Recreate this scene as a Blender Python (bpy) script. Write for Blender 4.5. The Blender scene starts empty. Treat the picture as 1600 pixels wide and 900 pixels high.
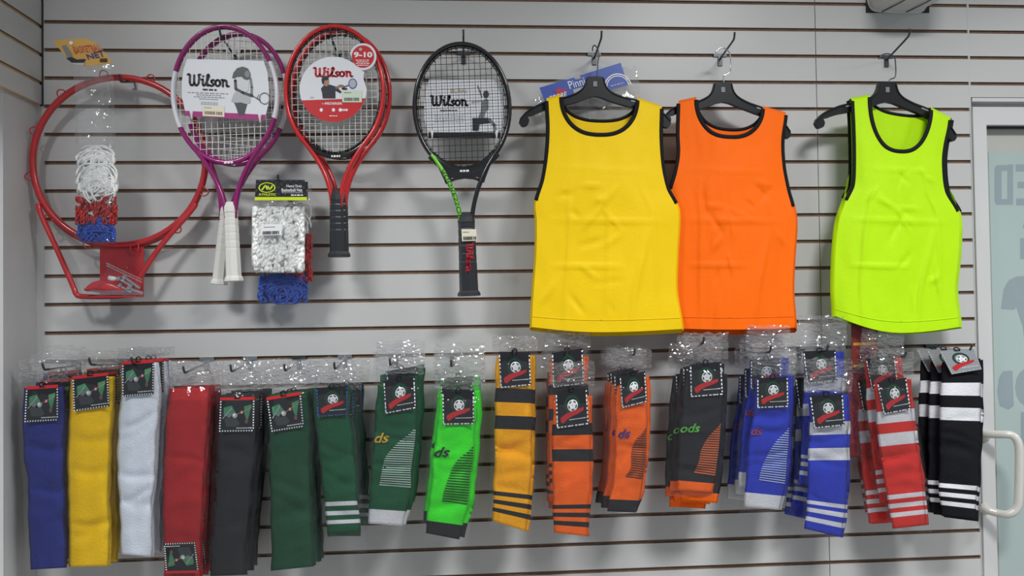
import bpy, math, random
from mathutils import Vector, noise
random.seed(11)
S = bpy.context.scene
C = S.collection

# ------------------------------------------------------------------ camera
F = 1155.0
CAM = Vector((0.0, -2.0538, 1.6))
YAW, PITCH, ROLL = 0.0652, 0.0183, -0.0136
_f = Vector((math.sin(YAW)*math.cos(PITCH), math.cos(YAW)*math.cos(PITCH), math.sin(PITCH)))
_r = Vector((math.cos(YAW), -math.sin(YAW), 0))
_u = _r.cross(_f)
RR = _r*math.cos(ROLL) + _u*math.sin(ROLL)
UU = _u*math.cos(ROLL) - _r*math.sin(ROLL)
cd = bpy.data.cameras.new('camera'); cam = bpy.data.objects.new('camera', cd); C.objects.link(cam)
cd.sensor_width = 36.0; cd.lens = F*36.0/1600.0; cd.clip_start = 0.01
from mathutils import Matrix
cam.matrix_world = Matrix(((RR.x, UU.x, -_f.x, CAM.x), (RR.y, UU.y, -_f.y, CAM.y), (RR.z, UU.z, -_f.z, CAM.z), (0, 0, 0, 1)))
S.camera = cam

# ------------------------------------------------------------------ world, lights, exposure
w = bpy.data.worlds.new('world'); S.world = w; w.use_nodes = True
w.node_tree.nodes['Background'].inputs[0].default_value = (0.74, 0.87, 1.0, 1)
w.node_tree.nodes['Background'].inputs[1].default_value = 0.36
LAMPS = [(-1.3, -1.7), (1.1, -1.7), (3.2, -1.7)]
CEIL = 3.2
for lx, ly in LAMPS:
    ld = bpy.data.lights.new('ceiling_lamp', 'AREA'); ld.shape = 'RECTANGLE'; ld.size = 0.62; ld.size_y = 0.34
    ld.energy = 50; ld.color = (0.97, 0.985, 1.0); ld.spread = math.radians(148)   # louvred: little light at grazing angles
    lo = bpy.data.objects.new('ceiling_lamp', ld); C.objects.link(lo); lo.location = (lx, ly, CEIL-.02)
S.view_settings.view_transform = 'Standard'
S.view_settings.look = 'None'
S.view_settings.exposure = 0.0
S.view_settings.gamma = 1.0
S.view_settings.use_curve_mapping = False
S.cycles.use_denoising = True
S.cycles.transparent_max_bounces = 24
S.cycles.max_bounces = 8

# ------------------------------------------------------------------ helpers
def at(px, py, d=0.0):
    """point on the plane d metres in front of the slat wall"""
    dr = _f + RR*((px-800)/F) + UU*((450-py)/F)
    t = (-d - CAM.y)/dr.y
    return CAM + dr*t

def lin(c):
    c /= 255.0
    return c/12.92 if c <= 0.04045 else ((c+0.055)/1.055)**2.4

MATS = {}
def mat(name, rgb, rough=0.6, metal=0.0, bump=None, spec=0.5, gain=1.0, vary=None, emit=None, sheen=0.0, coat=0.0):
    if name in MATS: return MATS[name]
    m = bpy.data.materials.new(name); m.use_nodes = True; MATS[name] = m
    nt = m.node_tree; b = nt.nodes['Principled BSDF']
    col = [min(1.0, lin(v)*gain) for v in rgb] + [1]
    b.inputs['Base Color'].default_value = col
    b.inputs['Roughness'].default_value = rough
    b.inputs['Metallic'].default_value = metal
    b.inputs['Specular IOR Level'].default_value = spec
    b.inputs['Sheen Weight'].default_value = sheen
    b.inputs['Coat Weight'].default_value = coat
    tc = nt.nodes.new('ShaderNodeTexCoord')
    if vary:
        sc, amt = vary
        n = nt.nodes.new('ShaderNodeTexNoise'); n.inputs['Scale'].default_value = sc; n.inputs['Detail'].default_value = 4
        nt.links.new(tc.outputs['Object'], n.inputs['Vector'])
        r = nt.nodes.new('ShaderNodeMapRange'); r.inputs[1].default_value = 0.3; r.inputs[2].default_value = 0.7
        r.inputs[3].default_value = 1-amt; r.inputs[4].default_value = 1+amt
        nt.links.new(n.outputs['Fac'], r.inputs[0])
        mx = nt.nodes.new('ShaderNodeMix'); mx.data_type = 'RGBA'; mx.blend_type = 'MULTIPLY'; mx.inputs[0].default_value = 1
        mx.inputs[6].default_value = col; nt.links.new(r.outputs[0], mx.inputs[7])
        nt.links.new(mx.outputs[2], b.inputs['Base Color'])
    if bump:
        sc, st = bump
        n = nt.nodes.new('ShaderNodeTexNoise'); n.inputs['Scale'].default_value = sc; n.inputs['Detail'].default_value = 3
        nt.links.new(tc.outputs['Object'], n.inputs['Vector'])
        bp = nt.nodes.new('ShaderNodeBump'); bp.inputs['Strength'].default_value = st; bp.inputs['Distance'].default_value = 0.004
        nt.links.new(n.outputs['Fac'], bp.inputs['Height']); nt.links.new(bp.outputs[0], b.inputs['Normal'])
    if emit:
        b.inputs['Emission Color'].default_value = (*[lin(v) for v in rgb], 1); b.inputs['Emission Strength'].default_value = emit
    return m

def film(name, haze, gloss, rough):
    """clear plastic film: mostly transparent, a little milky, glossy towards the edges"""
    if name in MATS: return MATS[name]
    m = bpy.data.materials.new(name); m.use_nodes = True; MATS[name] = m
    nt = m.node_tree; nt.nodes.clear()
    out = nt.nodes.new('ShaderNodeOutputMaterial')
    tr = nt.nodes.new('ShaderNodeBsdfTransparent'); tr.inputs[0].default_value = (0.97, 0.975, 0.98, 1)
    df = nt.nodes.new('ShaderNodeBsdfDiffuse'); df.inputs[0].default_value = (0.85, 0.86, 0.87, 1)
    gl = nt.nodes.new('ShaderNodeBsdfGlossy'); gl.inputs['Roughness'].default_value = rough
    m1 = nt.nodes.new('ShaderNodeMixShader'); m1.inputs[0].default_value = haze
    nt.links.new(tr.outputs[0], m1.inputs[1]); nt.links.new(df.outputs[0], m1.inputs[2])
    lw = nt.nodes.new('ShaderNodeLayerWeight'); lw.inputs['Blend'].default_value = 0.35
    ma = nt.nodes.new('ShaderNodeMath'); ma.operation = 'MULTIPLY_ADD'; ma.inputs[1].default_value = 0.4; ma.inputs[2].default_value = gloss
    nt.links.new(lw.outputs['Fresnel'], ma.inputs[0])
    tc = nt.nodes.new('ShaderNodeTexCoord')
    n = nt.nodes.new('ShaderNodeTexNoise'); n.inputs['Scale'].default_value = 70; n.inputs['Detail'].default_value = 2
    nt.links.new(tc.outputs['Object'], n.inputs['Vector'])
    bp = nt.nodes.new('ShaderNodeBump'); bp.inputs['Strength'].default_value = 0.5; bp.inputs['Distance'].default_value = 0.004
    nt.links.new(n.outputs['Fac'], bp.inputs['Height']); nt.links.new(bp.outputs[0], gl.inputs['Normal'])
    m2 = nt.nodes.new('ShaderNodeMixShader')
    nt.links.new(ma.outputs[0], m2.inputs[0]); nt.links.new(m1.outputs[0], m2.inputs[1]); nt.links.new(gl.outputs[0], m2.inputs[2])
    nt.links.new(m2.outputs[0], out.inputs['Surface'])
    return m

def tag(o, label, cat, group=None, kind=None):
    o['label'] = label; o['category'] = cat
    if group: o['group'] = group
    if kind: o['kind'] = kind
    return o

def thing(name, loc, label, cat, group=None):
    o = bpy.data.objects.new(name, None); C.objects.link(o); o.location = loc; o.empty_display_size = 0.03
    return tag(o, label, cat, group)

def root_loc(o):
    v = Vector((0, 0, 0))
    while o: v += o.location; o = o.parent
    return v

class MB:
    """collects geometry in world coordinates, builds one mesh object"""
    def __init__(s): s.v = []; s.f = []; s.m = []; s.mats = []
    def mi(s, m):
        if m not in s.mats: s.mats.append(m)
        return s.mats.index(m)
    def add(s, vs, fs, m):
        o = len(s.v); s.v += [Vector(p) for p in vs]; k = s.mi(m)
        for f in fs: s.f.append([i+o for i in f]); s.m.append(k)
    def box(s, a, b, m, front=None):
        x0, y0, z0 = a; x1, y1, z1 = b
        vs = [(x0,y0,z0),(x1,y0,z0),(x1,y1,z0),(x0,y1,z0),(x0,y0,z1),(x1,y0,z1),(x1,y1,z1),(x0,y1,z1)]
        s.add(vs, [(0,3,2,1),(4,5,6,7),(1,2,6,5),(2,3,7,6),(3,0,4,7)], m)
        s.add(vs, [(0,1,5,4)], front or m)
    def tube(s, path, r, m, n=6, closed=False, flat=False, caps=True, mfun=None):
        path = [Vector(p) for p in path]; N = len(path)
        up = Vector((0.13, 0.9, 0.35)).normalized()
        rings = []; a = None
        for i, p in enumerate(path):
            t = (path[(i+1) % N]-path[i-1]) if closed else (path[min(i+1, N-1)]-path[max(i-1, 0)])
            if t.length < 1e-9: t = Vector((0, 0, 1))
            t.normalize()
            if flat: A = Vector((0, -1, 0))
            else:
                A = (up if a is None else a); A = A - t*A.dot(t)
                if A.length < 1e-4: A = Vector((1, 0, 0)) - t*t.x
                A.normalize()
            a = A; B = t.cross(A)
            q = r[i] if isinstance(r, list) else r
            ra, rb = q if isinstance(q, tuple) else (q, q)
            rings.append([p + A*(ra*math.cos(2*math.pi*k/n)) + B*(rb*math.sin(2*math.pi*k/n)) for k in range(n)])
        vs = [v for g in rings for v in g]; o = len(s.v); s.v += vs; base = s.mi(m)
        for i in range(N if closed else N-1):
            j = (i+1) % N; mk = s.mi(mfun(i)) if mfun else base
            for k in range(n):
                s.f.append([o+i*n+k, o+i*n+(k+1) % n, o+j*n+(k+1) % n, o+j*n+k]); s.m.append(mk)
        if caps and not closed:
            s.f.append([o+k for k in range(n)][::-1]); s.m.append(base)
            s.f.append([o+(N-1)*n+k for k in range(n)]); s.m.append(base)
    def slab(s, pts, thick, m, back=None):
        """polygon (world pts facing the room) with thickness towards the wall"""
        n = len(pts); T = Vector((0, thick, 0)); vs = [Vector(p) for p in pts]
        s.add(vs, [list(range(n))], m)
        s.add(vs+[p+T for p in vs], [[n+i for i in range(n)][::-1]] + [[i, (i+1) % n, n+(i+1) % n, n+i] for i in range(n)], back or m)
    def build(s, name, parent=None, smooth=False):
        loc = root_loc(parent) if parent else Vector((0, 0, 0))
        me = bpy.data.meshes.new(name)
        me.from_pydata([tuple(v-loc) for v in s.v], [], s.f)
        for m in s.mats: me.materials.append(m)
        me.polygons.foreach_set('material_index', s.m)
        if smooth: me.polygons.foreach_set('use_smooth', [True]*len(me.polygons))
        me.update()
        o = bpy.data.objects.new(name, me); C.objects.link(o)
        if parent: o.parent = parent
        return o

def kids(o): return [c for c in bpy.data.objects if c.parent == o]
def copy_tree(o, parent=None, loc=None):
    ch = kids(o); c = o.copy(); C.objects.link(c); c.parent = parent
    if loc is not None: c.location = loc
    for k in ch: copy_tree(k, c)
    return c

def struct(o): o['kind'] = 'structure'; return o
def lerp(a, b, t): return a + (b-a)*t
def crom(pts, n):
    """smooth polyline through pts, n steps per span"""
    pts = [Vector(p) for p in pts]; out = []
    for i in range(len(pts)-1):
        p0 = pts[max(i-1, 0)]; p1 = pts[i]; p2 = pts[i+1]; p3 = pts[min(i+2, len(pts)-1)]
        for k in range(n):
            t = k/n
            out.append(0.5*((2*p1)+(p2-p0)*t+(2*p0-5*p1+4*p2-p3)*t*t+(3*p1-p0-3*p2+p3)*t**3))
    out.append(pts[-1]); return out
def interp(tab, y):
    """tab: [(y, x)...] ascending y -> smooth x"""
    if y <= tab[0][0]: return tab[0][1]
    if y >= tab[-1][0]: return tab[-1][1]
    for i in range(len(tab)-1):
        if tab[i][0] <= y <= tab[i+1][0]:
            t = (y-tab[i][0])/(tab[i+1][0]-tab[i][0]+1e-9)
            p0 = tab[max(i-1, 0)][1]; p1 = tab[i][1]; p2 = tab[i+1][1]; p3 = tab[min(i+2, len(tab)-1)][1]
            m1 = (p2-p0)/2; m2 = (p3-p1)/2
            return (2*t**3-3*t*t+1)*p1 + (t**3-2*t*t+t)*m1 + (-2*t**3+3*t*t)*p2 + (t**3-t*t)*m2

class Quad:
    """card face from 4 pixel corners TL,TR,BR,BL at distance d; P(u,v,off)"""
    def __init__(s, c, d, dd=None):
        dd = dd or (0, 0, 0, 0)
        s.c = [at(x, y, d+e) for (x, y), e in zip(c, dd)]
    def P(s, u, v, off=0.0):
        a, b, c, d = s.c
        p = a*(1-u)*(1-v) + b*u*(1-v) + c*u*v + d*(1-u)*v
        return p + Vector((0, -off, 0))

TXT = {}
def text_geo(t, bold=0.0, shear=0.0):
    k = (t, bold, shear)
    if k in TXT: return TXT[k]
    cu = bpy.data.curves.new('tmp', 'FONT'); cu.body = t; cu.size = 1.0; cu.offset = bold; cu.shear = shear; cu.resolution_u = 3
    ob = bpy.data.objects.new('tmp', cu); C.objects.link(ob)
    dg = bpy.context.evaluated_depsgraph_get(); ev = ob.evaluated_get(dg); me = ev.to_mesh()
    vs = [(v.co.x, v.co.y) for v in me.vertices]; fs = [list(p.vertices) for p in me.polygons]
    ev.to_mesh_clear(); bpy.data.objects.remove(ob); bpy.data.curves.remove(cu)
    x0 = min(v[0] for v in vs); x1 = max(v[0] for v in vs); y0 = min(v[1] for v in vs); y1 = max(v[1] for v in vs)
    vs = [((x-x0)/(x1-x0), (y-y0)/(y1-y0)) for x, y in vs]
    TXT[k] = (vs, fs); return TXT[k]

class Print:
    """flat print laid over a surface function P(u,v,off)"""
    def __init__(s, P, base=0.0006, step=0.00022): s.P = P; s.b = base; s.s = step; s.mb = MB()
    def poly(s, pts, m, layer=0):
        s.mb.add([s.P(u, v, s.b+s.s*layer) for u, v in pts], [list(range(len(pts)))[::-1]], m)
    def rect(s, u0, v0, u1, v1, m, layer=0): s.poly([(u0, v0), (u1, v0), (u1, v1), (u0, v1)], m, layer)
    def disc(s, u, v, ru, rv, m, layer=0, n=14, a0=0, a1=2*math.pi):
        s.poly([(u+ru*math.cos(a0+(a1-a0)*k/n), v+rv*math.sin(a0+(a1-a0)*k/n)) for k in range(n if a1-a0 > 6.2 else n+1)], m, layer)
    def ring(s, u, v, ru, rv, wu, m, layer=0, n=16, a0=0, a1=2*math.pi):
        for k in range(n):
            a = a0+(a1-a0)*k/n; b = a0+(a1-a0)*(k+1)/n
            f = 1-wu
            s.poly([(u+ru*math.cos(a), v+rv*math.sin(a)), (u+ru*math.cos(b), v+rv*math.sin(b)),
                    (u+f*ru*math.cos(b), v+f*rv*math.sin(b)), (u+f*ru*math.cos(a), v+f*rv*math.sin(a))], m, layer)
    def line(s, pts, wd, m, layer=0, asp=1.0, round=False):
        """polyline of width wd (in u units; asp = v units per u unit)"""
        for (x0, y0), (x1, y1) in zip(pts[:-1], pts[1:]):
            dx, dy = x1-x0, (y1-y0)/asp; L = math.hypot(dx, dy) or 1e-6
            nx, ny = -dy/L*wd/2, dx/L*wd/2*asp
            s.poly([(x0+nx, y0+ny), (x1+nx, y1+ny), (x1-nx, y1-ny), (x0-nx, y0-ny)], m, layer)
        if round:
            for x, y in pts: s.disc(x, y, wd/2, wd/2*asp, m, layer, 8)
    def text(s, t, u0, v0, u1, v1, m, layer=1, bold=0.0, shear=0.0):
        vs, fs = text_geo(t, bold, shear)
        s.mb.add([s.P(lerp(u0, u1, x), lerp(v1, v0, y), s.b+s.s*layer) for x, y in vs], fs, m)
    def dashes(s, u0, u1, v, h, m, layer=1, n=8):
        """print too small to read: short strokes of uneven length"""
        x = u0; rnd = random.Random(int(u0*977+v*3331)); W = (u1-u0)/n
        while x < u1-W*0.2:
            L = W*rnd.uniform(0.4, 1.1); s.rect(x, v-h/2, min(x+L, u1), v+h/2, m, layer); x += L+W*0.25
    def barcode(s, u0, v0, u1, v1, m, layer=1, n=12):
        rnd = random.Random(5); W = (u1-u0)/n
        for k in range(n):
            a = u0+k*W; s.rect(a, v0, a+W*rnd.uniform(0.35, 0.75), v1, m, layer)
    def build(s, name, parent): return s.mb.build(name, parent)

LOGO = [[(0,.93),(.08,.98),(.16,.9),(.15,.3),(.22,.07),(.36,.06),(.46,.24),(.47,.9)], [(.47,.3),(.55,.07),(.68,.06),(.8,.26),(.84,.7),(.79,.94),(.92,.96)],
        [(1.0,.55),(1.1,.58),(1.1,.14),(1.16,.05),(1.28,.12)], [(1.3,.2),(1.44,.5),(1.56,.84),(1.52,.99),(1.43,.92),(1.41,.3),(1.46,.06),(1.58,.14)],
        [(1.62,.1),(1.74,.04),(1.88,.12),(1.87,.24),(1.74,.36),(1.74,.5),(1.86,.56),(1.94,.5)],
        [(2.2+.18*math.cos(a), .31+.25*math.sin(a)) for a in [k*math.pi/6 for k in range(13)]],
        [(2.48,.57),(2.58,.58),(2.58,.05)], [(2.58,.42),(2.7,.57),(2.84,.5),(2.86,.12),(2.92,.05),(3.02,.08)]]
def logo(pr, u0, v0, u1, v1, m, layer=1, wd=0.17):
    ku = (u1-u0)/3.02; kv = (v1-v0)
    f = lambda p: (u0+p[0]*ku, v1-p[1]*kv)
    for st in LOGO: pr.line([f(p) for p in st], wd*ku, m, layer, asp=kv/ku, round=True)
    pr.disc(*f((1.13, .83)), .1*ku, .1*kv, m, layer, 8)

# ------------------------------------------------------------------ materials
SLAT = mat('slat_melamine', (196, 195, 193), 0.34, vary=(3.5, 0.025), spec=0.45)
MDF = mat('groove_brown', (122, 97, 79), 0.85, vary=(60, 0.15))
PLASTER = mat('plaster', (200, 199, 198), 0.75, vary=(4, 0.06), bump=(25, 0.15))
TRIMW = mat('trim_white', (206, 205, 204), 0.4)
WOOD = mat('raw_panel_edge', (210, 180, 138), 0.8, vary=(30, 0.12))
DARKGAP = mat('dark_gap', (46, 42, 42), 0.8)
STEEL = mat('hook_steel', (86, 86, 88), 0.35, 0.9)
ZINC = mat('zinc', (200, 202, 205), 0.3, 0.8)
CHROME = mat('chrome', (205, 207, 210), 0.16, 1.0)
BLACKP = mat('black_plastic', (17, 18, 21), 0.38, spec=.35)
WHITE = mat('print_white', (232, 232, 232), 0.45)
BLACK = mat('print_black', (22, 22, 24), 0.45)
CARDW = mat('card_white', (226, 227, 231), 0.22)
CARDK = mat('card_black', (30, 30, 33), 0.3)
PRED = mat('print_red', (196, 38, 42), 0.35)
PGREEN = mat('print_green', (72, 138, 98), 0.4)
PGREEND = mat('print_dark_green', (26, 62, 44), 0.4)
PGREY = mat('print_grey', (120, 125, 126), 0.4)
PDGREY = mat('print_dark_grey', (62, 66, 68), 0.4)
PLGREY = mat('print_light_grey', (176, 178, 180), 0.4)
PBLUE = mat('print_blue', (60, 90, 165), 0.4)
STICKER = mat('price_sticker', (226, 218, 196), 0.5)
SKIN = mat('print_skin', (170, 125, 100), 0.5)
FILM = film('clear_film', 0.014, 0.010, 0.05)
FILMC = film('crumpled_film', 0.10, 0.13, 0.05)
ROPEW = mat('rope_white', (248, 248, 244), 0.4); ROPER = mat('rope_red', (190, 50, 48), 0.5); ROPEB = mat('rope_blue', (48, 82, 178), 0.5)

# ------------------------------------------------------------------ the setting
XL, XS, XR = -1.1234, 1.0195, 1.4826
P = 0.0762
def GZ(k): return 2.4463 - P*k
G = 0.0049
b = MB(); b.box((XL-0.02, 0.0055, 0.06), (XR, 0.04, CEIL), MDF)
wall = struct(b.build('wall_back'))
XS2 = at(1296, 862, 0).x
def slat(x0, x1, z0, z1, parent, y0=0.0, nm='slat'):
    b = MB(); b.box((x0, y0, z0), (x1, y0+0.0052, z1), MDF, SLAT); return b.build(nm, parent)
for k in range(-9, 31):
    z1 = GZ(k)-G; z0 = GZ(k+1)+G
    xs = XS if k < 17 else XS2
    slat(XL+0.004, xs-0.0009, z0, z1, wall, random.uniform(-.0003, .0003))
    slat(xs+0.0009, XR-0.005, z0, z1, wall, random.uniform(-.0003, .0003))
b = MB(); b.box((XR-0.005, -0.0004, 0.0), (XR, 0.02, CEIL), SLAT); struct(b.build('trim_1'))
b = MB(); b.box((-1.16, -0.0005, 0.0), (XL+0.004, 0.02, CEIL), SLAT); struct(b.build('trim_2'))
b = MB(); b.box((XL, -0.004, 0.0), (XR, 0.02, 0.085), TRIMW); struct(b.build('baseboard_back'))
# side slat panel (upper left)
sb = MB(); sb.box((XL-0.055, -1.0, GZ(4)+0.006), (XL-0.006, -0.0012, CEIL), WOOD)
sw = struct(sb.build('wall_left'))
SO = -0.0157
for k in range(-9, 4):
    z1 = GZ(k)+SO-G; z0 = max(GZ(k+1)+SO+G, GZ(4)+0.004)
    b = MB(); vs = [(XL-.0055, -1, z0), (XL, -1, z0), (XL, -.0012, z0), (XL-.0055, -.0012, z0), (XL-.0055, -1, z1), (XL, -1, z1), (XL, -.0012, z1), (XL-.0055, -.0012, z1)]
    b.add(vs, [(0,3,2,1),(4,5,6,7),(0,1,5,4),(2,3,7,6),(3,0,4,7)], WOOD if k == 3 else MDF); b.add(vs, [(1,2,6,5)], SLAT); b.build('slat', sw)
b = MB(); b.box((XL-.004, -0.0035, GZ(4)), (XL+.0035, 0.0, CEIL), DARKGAP); struct(b.build('trim_3'))
# plaster pier under it
b = MB(); b.box((-1.9, -0.146, 0.0), (-1.138, 0.0, GZ(4)+0.05), PLASTER); struct(b.build('wall_pier'))
# header slats and door on the right
hz = at(1560, 152, 0).z
b = MB(); b.box((XR+.0005, 0.0068, hz+.002), (2.9, 0.05, CEIL), MDF); hw = struct(b.build('wall_header'))
for k in range(-9, 4):
    z1 = GZ(k)-G; z0 = max(GZ(k+1)+G, hz)
    if z1 > z0: slat(XR+.0012, 2.9, z0, z1, hw, 0.0012)
b = MB(); b.box((XR+.002, -0.004, hz-0.0135), (2.9, 0.05, hz-0.003), TRIMW); struct(b.build('trim_4'))
b = MB(); b.box((XR, 0.03, hz-0.05), (2.9, 0.05, hz-0.0135), PLASTER); struct(b.build('wall_soffit'))
gx = at(1535.5, 205, -0.01).x; gz = at(1560, 197, -0.01).z
dr = thing('door_1', (gx, 0, 0), 'white framed frosted glass door beside the slat wall', 'door'); dr['kind'] = 'structure'
b = MB(); b.box((XR+.001, -0.006, 0.0), (gx, 0.05, hz-0.03), TRIMW); b.build('door_stile', dr)
b = MB(); b.box((gx, -0.006, gz), (2.9, 0.05, hz-0.03), TRIMW); b.build('door_head', dr)
b = MB(); b.box((gx, 0.012, gz-0.004), (2.9, 0.03, gz), DARKGAP); b.build('door_gasket', dr)
GLASSB = mat('glass_border', (186, 184, 176), 0.2, coat=0.5)
GLASS = mat('frosted_glass', (172, 188, 184), 0.16, coat=0.5)
DECAL = mat('glass_decal', (146, 160, 164), 0.25)
b = MB(); b.box((gx, 0.03, 0.0), (2.9, 0.038, gz-0.004), GLASSB); b.build('glass_pane', dr)
fx = at(1545.5, 300, -0.03).x; fz = at(1560, 237, -0.03).z
b = MB(); b.box((fx, 0.0285, 0.0), (2.9, 0.0298, fz), GLASS); fr = b.build('frosted_film', dr)
pr = Print(lambda u, v, off: at(u, v, -0.0285) + Vector((0, -off, 0)), 0.0003)
def dec(pts): pr.poly(pts, DECAL)
# mirrored letters D, E (seen from behind) and pictures on the film
pr.poly([(1554, 264), (1557, 258), (1565, 258), (1565, 320), (1557, 320), (1554, 314)], DECAL); pr.rect(1574, 257, 1583, 320, DECAL); pr.rect(1565, 258, 1574, 267, DECAL); pr.rect(1565, 311, 1574, 320, DECAL)
pr.rect(1587, 257, 1602, 268, DECAL); pr.rect(1590, 284, 1602, 294, DECAL); pr.rect(1588, 310, 1602, 321, DECAL); pr.rect(1602, 257, 1612, 321, DECAL)
pr.poly([(1598, 356), (1602, 340), (1612, 340), (1612, 356)], DECAL); pr.rect(1594, 372, 1612, 405, DECAL)
pr.poly([(1564, 483), (1568, 452), (1576, 438), (1588, 432), (1615, 430), (1640, 440), (1640, 560), (1604, 560), (1598, 510), (1588, 480), (1584, 484)], DECAL)
pr.poly([(1558, 612), (1561, 590), (1567, 580), (1582, 579), (1584, 634), (1576, 640), (1562, 634)], DECAL)
pr.disc(1606, 605, 20, 30, DECAL); pr.rect(1595, 644, 1630, 700, DECAL)
pr.build('film_print', fr)
HANDLE = mat('handle_enamel', (206, 203, 196), 0.18, coat=0.4)
b = MB(); hp = [at(1537, 682, .006), at(1540, 679, .03), at(1562, 679, .055), at(1580, 680, .07), at(1590, 690, .078), at(1593, 712, .08), at(1592, 770, .08), at(1589, 793, .078), at(1577, 803, .07), at(1560, 802, .05), at(1540, 796, .03), at(1537, 794, .006)]
b.tube(crom(hp, 5), 0.0112, HANDLE, 12); b.build('pull_handle', dr, True)
for px, py in ((1537, 682), (1537, 794)):
    b = MB(); p = at(px, py, .006); b.tube([p, p+Vector((0, -.006, 0))], 0.015, HANDLE, 14); b.build('handle_rosette', dr, True)
# floor, ceiling, lamps
b = MB(); b.box((-4, -4.5, -0.05), (4, 0.05, 0.0), mat('floor_tile', (150, 146, 140), 0.35, vary=(2, 0.06))); struct(b.build('floor'))
b = MB(); b.box((-4, -4.5, CEIL), (4, 0.05, CEIL+.04), mat('ceiling_paint', (214, 212, 208), 0.8)); struct(b.build('ceiling'))
for i, (lx, ly) in enumerate(LAMPS):
    t = thing('ceiling_light', (lx, ly, CEIL), 'flat rectangular ceiling light panel, ' + ('leftmost', 'middle', 'rightmost')[i] + ' of three above the wall', 'light', 'ceiling light panels')
    b = MB()
    for a, c in (((-.34, -.20, CEIL-.025), (.34, -.175, CEIL)), ((-.34, .175, CEIL-.025), (.34, .20, CEIL)), ((-.34, -.175, CEIL-.025), (-.315, .175, CEIL)), ((.315, -.175, CEIL-.025), (.34, .175, CEIL))):
        b.box((lx+a[0], ly+a[1], a[2]), (lx+c[0], ly+c[1], c[2]), TRIMW)
    b.build('frame', t)
    b = MB(); b.box((lx-.315, ly-.175, CEIL-.012), (lx+.315, ly+.175, CEIL-.002), mat('lamp_diffuser', (255, 246, 232), 0.5, emit=1.0)); b.build('diffuser', t)

# ------------------------------------------------------------------ slat-wall hooks
HOOKMESH = {}
def hook(px, py, L, label, k=None, drop=0.0, plate=STEEL):
    tip = at(px, py, L); rise = 0.016
    z = GZ(k) if k is not None else None
    if z is None:
        kk = round((2.4463-(tip.z-0.02))/P); z = GZ(kk)
    x = tip.x
    t = thing('display_hook', (x, 0, z), label, 'hook', 'slat wall display hooks')
    b = MB(); b.box((x-.019, -.0035, z-.0045), (x+.019, 0.010, z+.0045), plate); b.box((x-.006, -.0045, z-.030), (x+.006, -.0005, z-.0045), plate); b.build('back_plate', t)
    z0 = z-.010
    lift = tip.z-z0
    pts = [(x, -.004, z0), (x, -L*.3, z0+(lift-.018)*.3), (x, -L*.86, z0+(lift-.018)*.92), (x, -L*.96, z0+(lift-.018)+.004), (x, -L, tip.z)]
    b = MB(); b.tube(crom(pts, 4), 0.0028, STEEL, 8); b.build('prong', t, True)
    return t

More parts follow.
